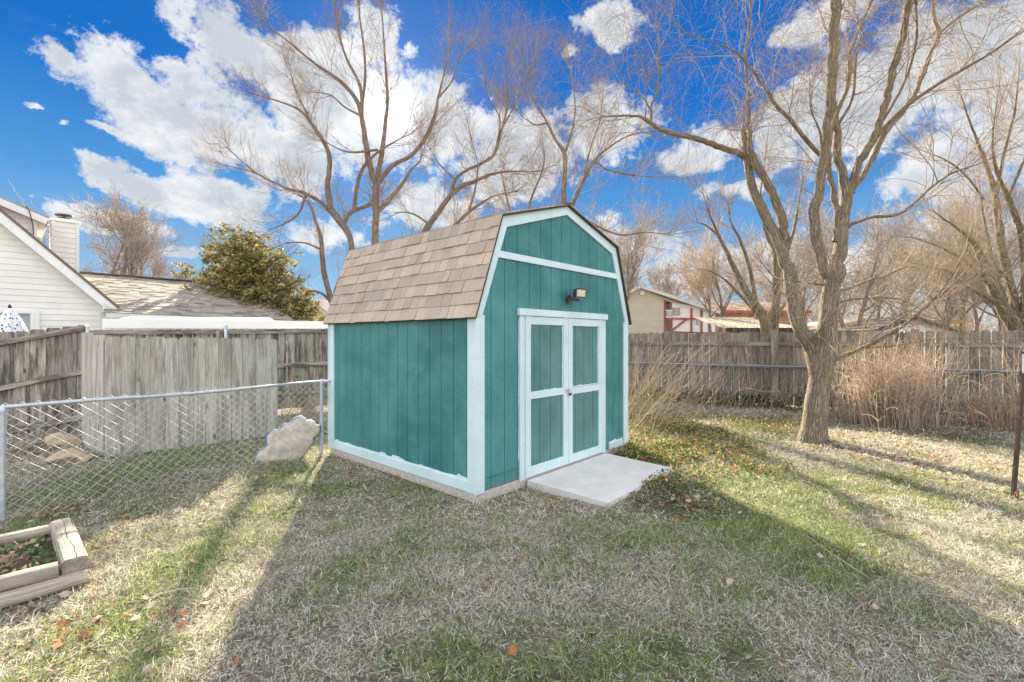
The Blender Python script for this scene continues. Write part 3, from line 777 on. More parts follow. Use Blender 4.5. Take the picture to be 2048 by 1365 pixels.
# ------------------------------------------------------------------ buildings
def clip_band(poly, z0, z1):
    def cl(ps, z, keep_above):
        out = []
        for i in range(len(ps)):
            a = ps[i]; b = ps[(i+1) % len(ps)]
            ia = (a[1] >= z) == keep_above or a[1] == z; ib = (b[1] >= z) == keep_above or b[1] == z
            if ia: out.append(a)
            if ia != ib:
                f = (z-a[1])/(b[1]-a[1]); out.append((a[0]+(b[0]-a[0])*f, z))
        return out
    p = cl(poly, z0, True)
    return cl(p, z1, False) if len(p) > 2 else []
def lap_wall(mb, o, d, n, poly, step=.16, proud=.016):
    zs = [p[1] for p in poly]; z = min(zs)
    while z < max(zs)-.01:
        c = clip_band(poly, z, min(z+step, max(zs)))
        if len(c) > 2:
            t = rnd.uniform(.97, 1.03)
            vs = [o+d*a+Z*b+n*(proud*(1-(b-z)/step)) for a, b in c]
            k = len(vs); mb.add(vs, [tuple(range(k))], t)
            lo = [a for a, b in c if abs(b-z) < 1e-6]
            if len(lo) >= 2:
                a, b = min(lo), max(lo); mb.add([o+d*a+Z*z+n*proud, o+d*b+Z*z+n*proud, o+d*b+Z*z, o+d*a+Z*z], [(0, 1, 2, 3)], t)
        z += step
def tz(pl, px, py, off=0):
    q = pl.at(px, py, off)-pl.n*off; return ((q-pl.o).dot(pl.d), q.z)
def shingle_quad(mb, a, b, c, d, courses, tab, var=.35, th=.012):
    """a-b eave, d-c ridge"""
    n = (b-a).cross(d-a).normalized(); n = n if n.z > 0 else -n
    f = lambda u, v: (a*(1-u)+b*u)*(1-v)+(d*(1-u)+c*u)*v
    for i in range(courses):
        v0 = i/courses; v1 = min(1, (i+1.08)/courses); W = (f(1, v0)-f(0, v0)).length; u = 0
        while u < 1:
            e = min(1, u+tab*rnd.uniform(.5, 1.5)/W); t = 1-var*rnd.random()**2
            th_ = th*rnd.choice([.6, 1.3])
            p0, p1, p2, p3 = f(u, v0), f(e, v0), f(e, v1), f(u, v1)
            mb.add([p0+n*th_, p1+n*th_, p2+n*.002, p3+n*.002, p0, p1], [(0, 1, 2, 3), (4, 5, 1, 0)], (t, t, t)); u = e
# --- neighbour's house, far left
hx, hy = -12.2, 14.0
W1 = VPlane(hx, hy, .68, .733)
house = empty('siding_house', (hx-1.5, hy-1, 0), 'cream lap-siding house with steep gable, rising behind the fence at the far left', 'house')
c1 = tz(W1, 203, 600); pk = tz(W1, -80, 365.5)
poly = [(c1[0], 0), (c1[0], c1[1]), pk, (2*pk[0]-c1[0], c1[1]), (2*pk[0]-c1[0], 0)]
m = MB(); lap_wall(m, W1.o, W1.d, W1.n, poly, .165, .018)
m.prism([W1.o+W1.d*a+Z*b for a, b in poly], W1.n, 9.0, 1)
wl = m.build('wall', M['vinyl'], house)
m = MB(); m.bar(W1.at(204.5, 700, .03), W1.at(204.5, 603, .03), .09, .05, up=W1.n); m.build('corner_trim', M['white'], house)
ro = MB(); rk = MB()
def W1pt(t, z, off): return W1.o+W1.d*t+W1.n*off+Z*z
q0 = W1.at(240, 615, .32); q1 = W1.at(-80, 349.5, .32)
for sgn in (1, -1):
    a = q0.copy(); b = q1.copy()
    if sgn < 0:
        tp = (q1-W1.o).dot(W1.d); ta = (q0-W1.o).dot(W1.d); a = q0+W1.d*(2*(tp-ta))
    upd = (b-a).normalized(); nn_ = upd.cross(W1.n); nn_ = nn_ if nn_.z > 0 else -nn_
    ro.prism([a+W1.n*.03, b+W1.n*.03, b-W1.n*9.3, a-W1.n*9.3], nn_, .06, 1, axis=upd)
    rk.prism([a-nn_*.063, b-nn_*.063, b-nn_*.27, a-nn_*.27], W1.n, .03, 1, axis=upd)
    rk.prism([a-nn_*.255-W1.n*.03, b-nn_*.255-W1.n*.03, b-nn_*.255-W1.n*.33, a-nn_*.255-W1.n*.33], nn_, .01, .95, axis=upd)
ro.build('roof', M['asphD'], house); rkp = rk.build('rake_board', M['white'], house)
m = MB(); m.prism([W1.at(206, 604, .32), W1.at(236, 625, .32), W1.at(206, 625, .32)], W1.n, .3, 1); m.build('eave_return', M['white'], house)
# window
win = MB(); a, b = W1.at(-40, 642, .04), W1.at(78, 648, .04)
ztop_ = CAMZ+(676-620)/F*12.9
def WP(px, z, off):
    q = W1.at(px, 676, off); return Vector((q.x, q.y, z))
fr = MB()
z1, z0 = CAMZ+(676-621)/F*13.0, 1.05
fr.bar(WP(-60, z1-.05, .04), WP(78, z1-.05, .04), .05, .1); fr.bar(WP(-60, z0, .04), WP(78, z0, .04), .05, .1)
fr.bar(WP(74, z0, .045), WP(74, z1, .045), .1, .05, up=W1.n); fr.bar(WP(64.5, z0, .03), WP(64.5, z1-.08, .03), .08, .05, up=W1.n); fr.bar(WP(-56, z0, .045), WP(-56, z1, .045), .1, .05, up=W1.n)
wi = fr.build('window', M['white'], house)
m = MB(); m.prism([WP(-54, z0, .025), WP(62, z0, .025), WP(62, z1-.09, .025), WP(-54, z1-.09, .025)], W1.n, .01, 1); m.build('pane', M['glass'], wi)
# upper gable behind
W2 = VPlane(hx-1.6, hy+1.5, .68, .733)
c2 = tz(W2, 71, 431); p2 = tz(W2, -120, 352)
m = MB(); poly = [(c2[0], 2.5), c2, p2, (p2[0]-3, p2[1]-1.2), (p2[0]-3, 2.5)]
lap_wall(m, W2.o, W2.d, W2.n, poly, .165, .018); m.prism([W2.o+W2.d*a+Z*b for a, b in poly], W2.n, 6, 1); m.build('upper_wall', M['vinyl'], house)
m = MB(); a = W2.at(100, 435, .3); b = W2.at(-120, 342, .3); upd = (b-a).normalized(); nn_ = upd.cross(W2.n); nn_ = nn_ if nn_.z > 0 else -nn_
m.prism([a, b, b-W2.n*6.3, a-W2.n*6.3], nn_, .05, 1, axis=upd); m.build('upper_roof', M['asph'], house)
m = MB(); m.prism([a-nn_*.053, b-nn_*.053, b-nn_*.24, a-nn_*.24], W2.n, .03, 1, axis=upd)
m.prism([a-nn_*.23-W2.n*.03, b-nn_*.23-W2.n*.03, b-nn_*.23-W2.n*3, a-nn_*.23-W2.n*3], nn_, .01, .95); m.build('upper_rake_board', M['white'], house)
m = MB(); ct = W2.at(70, 600, .03); m.bar(Vector((ct.x, ct.y, 2.5)), W2.at(70, 434, .03), .09, .05, up=W2.n); m.build('corner_trim', M['white'], house)
m = MB(); m.tube([W2.at(52, 412, .34), W2.at(58, 421, .35), W2.at(62, 435, .34), W2.at(66, 452, .1), W2.at(67, 470, .05)], .012, 6); m.build('service_cable', M['dark'], house)
# chimney
W3 = VPlane(*P(103, 676, 15.2).xy, .68, .733)
a = tz(W3, 103, 440); b = tz(W3, 158, 447); zt = a[1]
o3 = W3.o; m = MB(); dep = 1.0
lap_wall(m, o3, W3.d, W3.n, [(a[0], 0), (b[0], 0), (b[0], zt), (a[0], zt)], .165, .018)
side_n = -W3.d; back = -W3.n
lap_wall(m, o3+W3.d*a[0], back, side_n, [(0, 0), (dep, 0), (dep, zt), (0, zt)], .165, .018)
m.box(o3+W3.d*((a[0]+b[0])/2)+back*(dep/2)+Z*(zt/2), Z*zt/2, W3.d*(b[0]-a[0]-.005)/2, back*(dep/2-.002))
ch = m.build('chimney', M['vinyl'], house)
m = MB(); cc = o3+W3.d*((a[0]+b[0])/2)+back*(dep/2)
for t in (a[0]+.04, b[0]-.04): m.box(o3+W3.d*t+W3.n*.022+Z*(zt/2), Z*zt/2, W3.d*.045, W3.n*.008)
m.build('corner_trim', M['white'], ch)
m = MB(); m.box(cc+Z*(zt+.03), W3.d*((b[0]-a[0])/2+.05), back*(dep/2+.05), Z*.045, 1.4); m.tube([cc+Z*(zt+.07), cc+Z*(zt+.16)], .16, 12); m.build('chase_cover', M['gutter'], ch)
m = MB(); m.tube([cc+Z*(zt+.15), cc+Z*(zt+.2)], .13, 12); m.tube([cc+Z*(zt+.27), cc+Z*(zt+.30), cc+Z*(zt+.33)], [.24, .24, .05], 12)
for k in range(4): m.tube([cc+W3.d*.12*math.cos(k*1.57)+back*.12*math.sin(k*1.57)+Z*(zt+.18), cc+W3.d*.18*math.cos(k*1.57)+back*.18*math.sin(k*1.57)+Z*(zt+.28)], .01, 5)
m.build('chimney_cap', M['dark'], ch)
# low wing
E = VPlane(-11.5, 13.8, .68, .733); R_ = VPlane(-15.0, 16.4, .68, .733)
ea, eb, rb, ra = E.at(212, 625), E.at(588, 641), R_.at(497, 573), R_.at(150, 546)
wing = empty('low_wing', (ea+eb)/2-Z*((ea+eb)/2).z, 'long low house wing with grey-tan shingle roof behind the white beam', 'house')
m = MB(); shingle_quad(m, ea, eb, rb, ra, 26, .3, .5, .016)
bkd = -E.n*8.6
m.add([ra, rb, eb+bkd, ea+bkd], [(0, 1, 2, 3)], .8); m.add([eb, eb+bkd, rb], [(0, 1, 2)], .9); m.build('roof', M['asph'], wing)
m = MB(); m.bar(ra+Z*.03, rb+Z*.03, .2, .05, tint=.25); m.build('ridge_cap', M['asph'], wing)
m = MB(); m.bar(ea-Z*.09+E.n*.04, eb-Z*.09+E.n*.04, .12, .13, tint=1); m.build('gutter', M['gutter'], wing)
m = MB(); p_, q_ = ea-E.n*.4, eb-E.n*.4-E.d*.3; zz_ = ea.z-.16
m.box((p_+q_)/2*1-E.n*3.5-Z*((p_+q_)/2).z+Z*zz_/2, (q_-p_).normalized()*((q_-p_).length/2), E.n*3.5, Z*zz_/2); m.build('wall', M['vinyl'], wing)
# white patio cover beam behind the back fence
bd = (bq-bp).normalized(); bn = Vector((-bd.y, bd.x, 0)); bn = bn if bn.y > 0 else -bn
BP = VPlane(*(bp+bn*1.0).xy, bd.x, bd.y)
pc = empty('patio_cover', BP.at(430, 700)-Z*BP.at(430, 700).z, 'long white metal beam of a flat patio cover just above the back fence', 'patio cover')
a, b = BP.at(205, 647), BP.at(662, 650.5); m = MB(); m.bar(a, b+bd*.8, .06, .19, tint=1.05); m.build('beam', M['white'], pc)
m = MB(); c_, d_ = a+bd*.1+bn*.05+Z*.05, a+bd*3.2+bn*.05+Z*.05
m.prism([c_, d_, d_+bn*2.4+Z*.22, c_+bn*2.9+Z*.22], Z, .05, 1.05, axis=bn); m.build('roof_sheet', M['white'], pc)
for t in (.1, 2.6, 5.2):
    m = MB(); q_ = a+bd*t+bn*.04; q0_ = q_-Z*q_.z; m.box(q0_+Z*(q_.z-.1)/2, Z*(q_.z-.1)/2, bd*.04, bn*.04); m.build('post', M['white'], pc)

# closed patio umbrella
uq = P(20, 676, 9.6); uq.z = 0; um = empty('patio_umbrella', uq, 'closed white patio umbrella with black blotches in front of the siding house', 'patio umbrella')
n = NT('spotted_cloth'); v = n.n('ShaderNodeTexVoronoi'); n.l(n.vmath('MULTIPLY', n.obj(), (1, 1, .8)), v.inputs['Vector']); v.inputs['Scale'].default_value = 17
M['spot'] = n.done(n.mix(n.ramp(n.math('ADD', v.outputs['Distance'], n.math('MULTIPLY', n.noise(n.obj(), 30, 2), .3)), [(.40, 1), (.44, 0)]), (.75, .76, .8), (.03, .03, .05)), .8)
m = MB(); zt = CAMZ+60/F*9.6; vs = []; fs = []
prof = [(zt-1.3, .2), (zt-.9, .27), (zt-.55, .25), (zt-.25, .15), (zt-.06, .06), (zt, .02)]
for z_, r_ in prof:
    for k in range(24): a_ = k/24*2*math.pi; rr_ = r_*(1+.16*math.cos(a_*8)); vs.append(uq+Vector((rr_*math.cos(a_), rr_*math.sin(a_), z_)))
for i in range(5):
    for k in range(24): fs.append((i*24+k, i*24+(k+1) % 24, (i+1)*24+(k+1) % 24, (i+1)*24+k))
m.add(vs, fs, 1, smooth=True); m.build('canopy', M['spot'], um)
m = MB(); m.tube([uq, uq+Z*(zt+.0)], .02, 8); m.tube([uq+Z*(zt-.01), uq+Z*(zt+.04), uq+Z*(zt+.07)], [.03, .03, .01], 8); m.build('pole', M['dark'], um)
m = MB(); m.tube([uq, uq+Z*.08], [.25, .2], 16); m.build('base', M['dark'], um)

# far gable house right of the magnolia
q_ = P(640, 676, 24); gh = empty('gable_house', (q_.x, q_.y, 0), 'small sage-green gable house between the magnolia and the shed', 'house')
def fp(D, pts): return [P(x, y, D) for x, y in pts]
m = MB(); m.prism(fp(24, [(575, 676+65), (660, 676+65), (660, 628), (622, 600), (575, 632)]), (0, -1, 0), 6, 1); m.build('wall', M['sage'], gh)
m = MB(); a, b = P(620, 597, 23.6), P(664, 632, 23.6); c = P(575, 630, 23.6)
m.prism([a, b, b+Vector((1.5, 7, .2)), a+Vector((1.5, 7, .2))], Vector((.6, 0, 1)), .08, 1); m.prism([c, a, a+Vector((1.5, 7, .2)), c+Vector((1.5, 7, .2))], Vector((-.6, 0, 1)), .08, 1); m.build('roof', M['asph'], gh)
m = MB(); m.bar(a-Z*.16, b-Z*.16, .03, .14); m.bar(a-Z*.16, c-Z*.16, .03, .14); m.build('rake_board', M['tanw'], gh)

# --- houses beyond the right fence
def gb(D): return HY+CAMZ*F/D            # pixel row of the ground at depth D
D = 30
h1 = empty('balcony_house', P(1310, 676, D)-Z*CAMZ, 'two-storey house with tan gable end, round vent and red-framed balcony, right of the shed', 'house')
wp = VPlane(*P(1250, 676, D).xy, 1, .10)
def hp(pts, off=0): return [wp.at(x, y, off) for x, y in pts]
m = MB(); g0 = gb(D); P1 = [(1200, g0), (1329, g0), (1329, 601), (1283, 573), (1262, 580), (1200, 612)]
lap_wall(m, wp.o, wp.d, wp.n, [tz(wp, *p) for p in P1], .2, .015); m.prism(hp(P1), wp.n, 7, 1); m.build('wall', M['tanw'], h1)
m = MB(); cc = wp.at(1284, 586, .03); m.tube([cc, cc+wp.n*.06], .17, 18); m.build('gable_vent', M['white'], h1)
m = MB(); P2 = [(1345, g0), (1430, g0), (1430, 618), (1345, 606)]; m.prism(hp(P2, -.02), wp.n, 6, 1); m.build('white_wall', M['white'], h1)
m = MB(); m.prism(hp([(1329.5, g0), (1344.5, g0), (1344.5, 606), (1329.5, 601)], -1.6), wp.n, .2, .35); m.build('porch_recess', M['tanw'], h1)
m = MB()
for a, b in (((1330, 600), (1330, 668)), ((1343, 636), (1343, 668)), ((1329, 637), (1425, 639)), ((1383, 617), (1383, 668)), ((1403, 620), (1403, 668)), ((1330, 664), (1425, 667)), ((1345, 660), (1372, 640))):
    m.bar(wp.at(*a, .03), wp.at(*b, .03), .10, .10, up=wp.n)
m.build('red_frame', M['redt'], h1)
m = MB()
for y in (621, 635): m.bar(wp.at(1331, y, .06), wp.at(1344, y+.3, .06), .05, .05)
for x in np.linspace(1331.5, 1343.5, 5): m.bar(wp.at(x, 621, .06), wp.at(x, 635, .06), .04, .04, up=wp.n)
m.build('balcony_railing', M['white'], h1)
wd = MB(); wd.prism(hp([(1346, 631), (1360, 631), (1360, 616), (1346, 616)], .02), wp.n, .05, 1); wn = wd.build('window', M['orange'], h1)
m = MB(); m.prism(hp([(1348, 629), (1358, 629), (1358, 618), (1348, 618)], .035), wp.n, .02, 1); m.build('pane', M['glass'], wn)
wd = MB(); wd.prism(hp([(1390, 652), (1402, 652), (1402, 638), (1390, 638)], .02), wp.n, .05, 1); wn = wd.build('window', M['white'], h1)
m = MB(); m.prism(hp([(1391.5, 650.5), (1400.5, 650.5), (1400.5, 639.5), (1391.5, 639.5)], .035), wp.n, .02, 1); m.build('pane', M['glass'], wn)
m = MB(); rA = wp.at(1281, 570, .3); rB = wp.at(1440, 622, .3); rC = wp.at(1196, 612, .3); bk = -wp.n*7+Vector((2.0, 0, .3))
up_n = (rB-rA).cross(bk); up_n = up_n if up_n.z > 0 else -up_n
shingle_quad(m, rB, rB+bk, rA+bk, rA, 12, .8, .3, .02); shingle_quad(m, rC, rC+bk, rA+bk, rA, 10, .8, .3, .02); m.build('roof', M['asphD'], h1)
m = MB(); m.bar(rA-Z*.1, rB-Z*.1, .04, .2); m.bar(rC-Z*.1, rA-Z*.1, .04, .2); m.build('rake_board', M['gutter'], h1)
m = MB(); a = rA.lerp(rB, .22)+bk*.25+Z*.1; m.box(a, (rB-rA).normalized()*.7, bk.normalized()*.3, Z*.06, 1.2); m.build('skylight', M['gutter'], h1)
q_ = P(1331, 676, 28); 
h2 = empty('brown_house', P(1530, 676, 34)-Z*CAMZ, 'low brown house with pinkish roof half hidden behind bare branches', 'house')
D = 34; m = MB(); m.prism(fp(D, [(1425, gb(D)), (1615, gb(D)), (1615, 618), (1425, 618)]), (0, -1, 0), 7, 1); m.build('wall', M['brick'], h2)
M['pinkroof'] = m_shingle('pinkish_shingle', (.46, .31, .25), .3)
m = MB(); a, b = P(1418, 621, D-.5), P(1624, 621, D-.5); shingle_quad(m, a, b, b+Vector((-1, 4, .9)), a+Vector((1, 4, .9)), 12, .7, .3, .02); m.build('roof', M['pinkroof'], h2)
m = MB(); m.bar(a-Z*.1, b-Z*.1, .05, .2); m.build('fascia', M['redt'], h2)
for x in (1455, 1500, 1590):
    wd = MB(); wd.prism(fp(D-.05, [(x-9, 655), (x+9, 655), (x+9, 635), (x-9, 635)]), (0, -1, 0), .05, 1); wn = wd.build('window', M['white'], h2)
    m = MB(); m.prism(fp(D-.08, [(x-7, 653), (x+7, 653), (x+7, 637), (x-7, 637)]), (0, -1, 0), .02, 1); m.build('pane', M['glass'], wn)
D = 18; s1_ = empty('shed_roof_building', P(1520, 676, D)-Z*CAMZ, 'low outbuilding with pale ribbed roof and black fascia just beyond the fence', 'outbuilding')
m = MB(); a, b = P(1452, 656, D), P(1597, 656, D); c, d = b+Vector((-.2, 4, .55)), a+Vector((.4, 4, .55)); m.prism([a, b, c, d], Vector((0, -.1, 1)), .04, 1)
for k in range(15):
    t = k/14; p_ = a.lerp(b, t)+Z*.02; q_ = d.lerp(c, t)+Z*.02; m.bar(p_, q_, .03, .03)
m.build('roof', M['stone'], s1_)
m = MB(); m.bar(a-Z*.1, b-Z*.1, .05, .2); m.build('fascia', M['dark'], s1_)
m = MB(); m.box((a+b)/2+Vector((0, 2.2, -.3-.88)), Vector((1.25, 0, 0)), Vector((0, 1.9, 0)), Z*.85); m.build('wall', M['brick'], s1_)
D = 22; g1 = empty('white_gable_building', P(1835, 676, D)-Z*CAMZ, 'white gable outbuilding with black rake boards above the right fence', 'outbuilding')
m = MB(); m.prism(fp(D, [(1762, gb(D)), (1898, gb(D)), (1898, 662), (1832, 640), (1762, 664)]), (0, -1, 0), 5, 1); m.build('wall', M['white'], g1)
m = MB(); a, b, c = P(1832, 635, D-.3), P(1750, 663, D-.3), P(1918, 666, D-.3); m.bar(a, b, .05, .16); m.bar(a-Z*.004, c-Z*.004, .05, .16); m.build('rake_board', M['dark'], g1)
m = MB(); bk = Vector((0, 5.6, 0)); m.prism([a+Z*.08, b+Z*.08, b+bk+Z*.08, a+bk+Z*.08], Vector((-.3, 0, 1)), .05, 1); m.prism([a+Z*.084, c+Z*.084, c+bk+Z*.084, a+bk+Z*.084], Vector((.3, 0, 1)), .05, 1); m.build('roof', M['asphD'], g1)
D = 27; g2 = empty('carport', P(1905, 676, D)-Z*CAMZ, 'ochre open carport with flat roof behind the white gable outbuilding', 'carport')
m = MB(); a, b = P(1872, 641, D), P(1932, 640, D); m.prism([a, b, b+Vector((0, 4, 0)), a+Vector((0, 4, 0))], Z, .2, 1); m.build('roof', M['orange'], g2)
for x in (1875, 1928):
    for dy in (.1, 3.8):
        m = MB(); q_ = P(x, 676, D)+Vector((0, dy, 0)); m.box(Vector((q_.x, q_.y, 1.25)), Z*1.25, Vector((.08, 0, 0)), Vector((0, .08, 0))); m.build('post', M['orange'], g2)
m = MB(); q_ = P(1902, 676, D+4); m.box(Vector((q_.x, q_.y, 1.2)), Vector((.85, 0, 0)), Z*1.2, Vector((0, .05, 0))); m.build('back_wall', M['brick'], g2)
D = 38; g3 = empty('grey_house', P(1712, 676, D)-Z*CAMZ, 'small grey gable house seen between the big tree trunk and the white outbuilding', 'house')
m = MB(); m.prism(fp(D, [(1660, gb(D)), (1765, gb(D)), (1765, 652), (1745, 636), (1660, 650)]), (0, -1, 0), 6, 1); m.build('wall', M['gutter'], g3)
m = MB(); a, b, c = P(1742, 634, D-.3), P(1655, 650, D-.3), P(1772, 656, D-.3); bk = Vector((0, 6.5, 0)); m.prism([a, b, b+bk, a+bk], Vector((-.2, 0, 1)), .1, 1); m.prism([a, c, c+bk, a+bk], Vector((.4, 0, 1)), .1, 1); m.build('roof', M['asph'], g3)
for x in (1682, 1719):
    wd = MB(); wd.prism(fp(D-.05, [(x-6, 664), (x+6, 664), (x+6, 655), (x-6, 655)]), (0, -1, 0), .05, 1); wn = wd.build('window', M['white'], g3)
    m = MB(); m.prism(fp(D-.1, [(x-4, 663), (x+4, 663), (x+4, 656), (x-4, 656)]), (0, -1, 0), .03, 1); m.build('pane', M['glass'], wn)
# ------------------------------------------------------------------ trees
def z7(*p): return [(1200+x/2.275, y/2.275, r) for x, y, r in p]
def z6(*p): return [(400+x/2.2756, y/2.2756, r) for x, y, r in p]
def z5(*p): return [(1240+x/2.535, 540+y/2.535, r) for x, y, r in p]
def catmull(pts, n):
    """resample (x,y,z,r) control points to n points"""
    p = np.array(pts, float); p = np.vstack([2*p[0]-p[1], p, 2*p[-1]-p[-2]])
    seg = np.linalg.norm(np.diff(p[1:-1, :3], axis=0), axis=1); cum = np.concatenate([[0], np.cumsum(seg)]); s = np.linspace(0, cum[-1], n)
    out = []
    for v in s:
        i = min(np.searchsorted(cum, v, side='right')-1, len(seg)-1); t = (v-cum[i])/max(seg[i], 1e-9)
        a, b, c, d = p[i], p[i+1], p[i+2], p[i+3]
        out.append(.5*((2*b)+(-a+c)*t+(2*a-5*b+4*c-d)*t*t+(-a+3*b-3*c+d)*t**3))
    out = np.array(out); out[:, 3] = np.maximum(out[:, 3], .002)
    return out
class Tree:
    def __init__(s, name, label, D, bark, twigc, group=None):
        s.D = D; s.limbs = []; s.name = name; s.label = label; s.bark = bark; s.twigc = twigc; s.group = group; s.pix = []
    def limb(s, pts, drift=0.0, wob=.0):
        """pts (px,py,r_px); drift = metres of depth gained along the limb; start snaps to the nearest earlier limb"""
        x0, y0 = pts[0][:2]; d0 = s.D; best = 1e9
        for (x, y, d) in s.pix:
            q = (x-x0)**2+(y-y0)**2
            if q < best: best = q; d0 = d
        if best > 40**2: d0 = s.D
        L_ = [0]
        for a, b in zip(pts[:-1], pts[1:]): L_.append(L_[-1]+math.hypot(a[0]-b[0], a[1]-b[1]))
        c = []
        for (x, y, r), l in zip(pts, L_):
            d = d0+drift*l/L_[-1]; q = P(x, y, d); c.append((q.x, q.y, q.z, r*d/F*(.86 if s.D > 15.9 else .93)))
        mr = sum(q[2] for q in pts)/len(pts); n = max(6, int(L_[-1]/max(9 if s.D < 10 else 12, 1.6*mr)))
        a = catmull(c, n)
        k = rs.normal(size=(n, 3))*a[:, 3:4]*.07*(1+wob); k[0] = 0; a[:, :3] += k
        a[:, 3] *= 1+rs.normal(size=n)*.025
        a = catmull(a, n*3)
        if pts[-1][2] < 3 and pts[-1][1] > 0: a[:, 3] *= 1-.8*np.linspace(0, 1, len(a))**5
        s.limbs.append(a)
        for q in a: s.pix.append((HX+q[0]/q[1]*F, HY-(q[2]-CAMZ)/q[1]*F, q[1]))
    def base(s, x, y):
        s.root = empty(s.name, (x, y, 0), s.label, 'tree', s.group)
    def build(s, levels, sides=10, leaftint=.12, crown='crown'):
        a0 = s.limbs[0][0]
        if not hasattr(s, 'root'): s.base(a0[0], a0[1])
        Vs = []; Fs = []; Gs = []; b = 0
        for a in s.limbs:
            v, f, g = tubes(a[None, :, :3], a[None, :, 3], sides); Vs.append(v); Fs.append(f+b); Gs.append(g+rs.uniform(0, 9)); b += len(v)
        Vv = np.vstack(Vs); org = ORIGIN[s.root.name]
        fast_mesh('trunk', Vv, np.vstack(Fs), M[s.bark], s.root, org, tint=np.ones((len(Vv), 3)), gc=np.vstack(Gs))
        # twigs
        K = 25; paths = []; rad = []; lens = []
        for a in s.limbs:
            t = np.linspace(0, len(a)-1, K); i = np.minimum(t.astype(int), len(a)-2); f = (t-i)[:, None]; q = a[i]*(1-f)+a[i+1]*f
            paths.append(q[:, :3]); rad.append(q[:, 3]); lens.append(np.linalg.norm(np.diff(a[:, :3], axis=0), axis=1).sum())
        paths = np.array(paths); rad = np.array(rad); lens = np.array(lens)
        Vs = []; Fs = []; Ts = []; b = 0; pp_, rr_ = paths, rad
        for li, lv in enumerate(levels):
            if li == 0:
                n = np.maximum(1, (lens*lv['n']).astype(int))
                if lv.get('thin', True): n = np.where(rad.mean(1) > lv.get('maxr', 9), (n*.4).astype(int), n)
            else: n = lv['n']
            st, d, pr, t, pi = sprout(pp_, rr_, n, lv.get('t0', .2), 1, lv.get('ang', (25, 65)), lv.get('up', 0))
            if li == 0 or li == 1:   # spray at the tips
                s2, d2, r2, t2, i2 = sprout(pp_, rr_, 7 if li == 0 else 1, .82, 1, (4, 35), 0)
                st = np.vstack([st, s2]); d = np.vstack([d, d2]); pr = np.concatenate([pr, np.maximum(r2, .004)]); t = np.concatenate([t, t2*.6])
            ln = rs.uniform(*lv['len'], len(st))*(1.15-.6*t); r0 = np.minimum(pr*.7, lv['r']*rs.uniform(.7, 1.3, len(st)))
            pp_, rr_ = grow(st, d, ln, r0, r0*lv.get('taper', .35), lv.get('K', 5), lv.get('bend', (0, 0, 0)), lv.get('wig', .12))
            v, f, g = tubes(pp_, rr_, 3); Vs.append(v); Fs.append(f+b); b += len(v)
            c = np.array(s.twigc)*rs.uniform(.7, 1.3, (len(pp_), 1))*(1+rs.normal(size=(len(pp_), 3))*.04)
            Ts.append(np.repeat(c, pp_.shape[1]*3, 0))
        s.tips = pp_
        Vv = np.vstack(Vs)
        fast_mesh(crown, Vv, np.vstack(Fs), M['twig'], s.root, org, tint=np.vstack(Ts))
        return len(Vv)
NV = {}
# big multi-stemmed tree at the right
T = Tree('bare_tree', 'large multi-stemmed bare tree with drooping twigs rising from the lawn on the right', 7.6, 'bark1', (.30, .225, .165)); T.base(*G(1623, 884).xy)
T.limb([(1625, 896, 34), (1626, 872, 26.5), (1631, 830, 23), (1637, 780, 21.5), (1641, 750, 22), (1645, 715, 23), (1652, 685, 20), (1657, 645, 18), (1661, 600, 18), (1665, 555, 16.5)], 0, 0)
T.limb([(1638, 745, 20), (1628, 712, 16), (1612, 680, 14.5), (1597, 640, 14.5), (1585, 600, 14.5), (1573, 545, 13), (1565, 500, 11.5), (1538, 448, 10.5), (1512, 396, 9.5), (1499, 360, 8.5), (1494, 316, 8), (1490, 285, 6.5), (1487, 254, 3.5)], .9, 1)
T.limb([(1568, 500, 8), (1567, 453, 9), (1553, 404, 8.5), (1530, 360, 8), (1506, 315, 7), (1500, 290, 5), (1502, 262, 3)], .2, 1)
T.limb(z7((655, 725, 7), (640, 705, 6), (520, 660, 6.2), (430, 630, 5.5), (300, 600, 5.2), (230, 560, 4.6), (170, 530, 3), (50, 530, 2.4), (-30, 540, 1.5), (-90, 560, .8)), -1.3, .5)
T.limb(z7((232, 560, 3), (235, 480, 2.6), (265, 400, 2.4), (268, 200, 1.6), (250, 60, 1)), -.2)
T.limb(z7((230, 500, 2), (190, 440, 1.6), (120, 380, 1), (60, 300, .7)), .3)
T.limb(z7((672, 590, 3), (680, 520, 2.8), (675, 420, 2.6), (660, 250, 2.4), (685, 80, 2.2), (685, -40, 1.8)), -.2)
T.limb(z7((1005, 710, 4.2), (940, 640, 4.4), (870, 550, 4), (800, 480, 3.6), (740, 380, 3.2), (690, 320, 2.6), (620, 240, 2.2), (500, 190, 1.6), (360, 150, .9)), -.8)
T.limb(z7((1060, 1290, 15), (1022, 1230, 11), (982, 1080, 10.5), (970, 980, 10), (1000, 850, 9.5), (1022, 700, 9.2), (1035, 560, 8.6), (1050, 420, 9.5), (1060, 250, 10.5), (1070, 80, 10.5), (1082, -60, 10)), -.5, 1)
T.limb(z7((1062, 1280, 16), (1090, 1130, 13), (1105, 1000, 12.5), (1122, 900, 12), (1118, 850, 11.5), (1108, 820, 9.5), (1085, 720, 8), (1080, 600, 7.2), (1062, 470, 6.5), (1048, 400, 4)), .5, 1)
T.limb(z7((1138, 880, 9), (1150, 840, 8.5), (1180, 740, 8), (1240, 640, 7.5), (1290, 500, 7.2), (1320, 380, 7), (1372, 200, 6.6), (1392, 80, 6.4), (1415, -60, 6)), -.7, 1)
T.limb(z7((1140, 870, 6), (1170, 835, 6), (1232, 740, 5.6), (1300, 600, 5.6), (1420, 450, 5), (1490, 280, 4.6), (1540, 160, 4), (1520, 80, 3.2), (1512, -40, 2.8)), .7, 1)
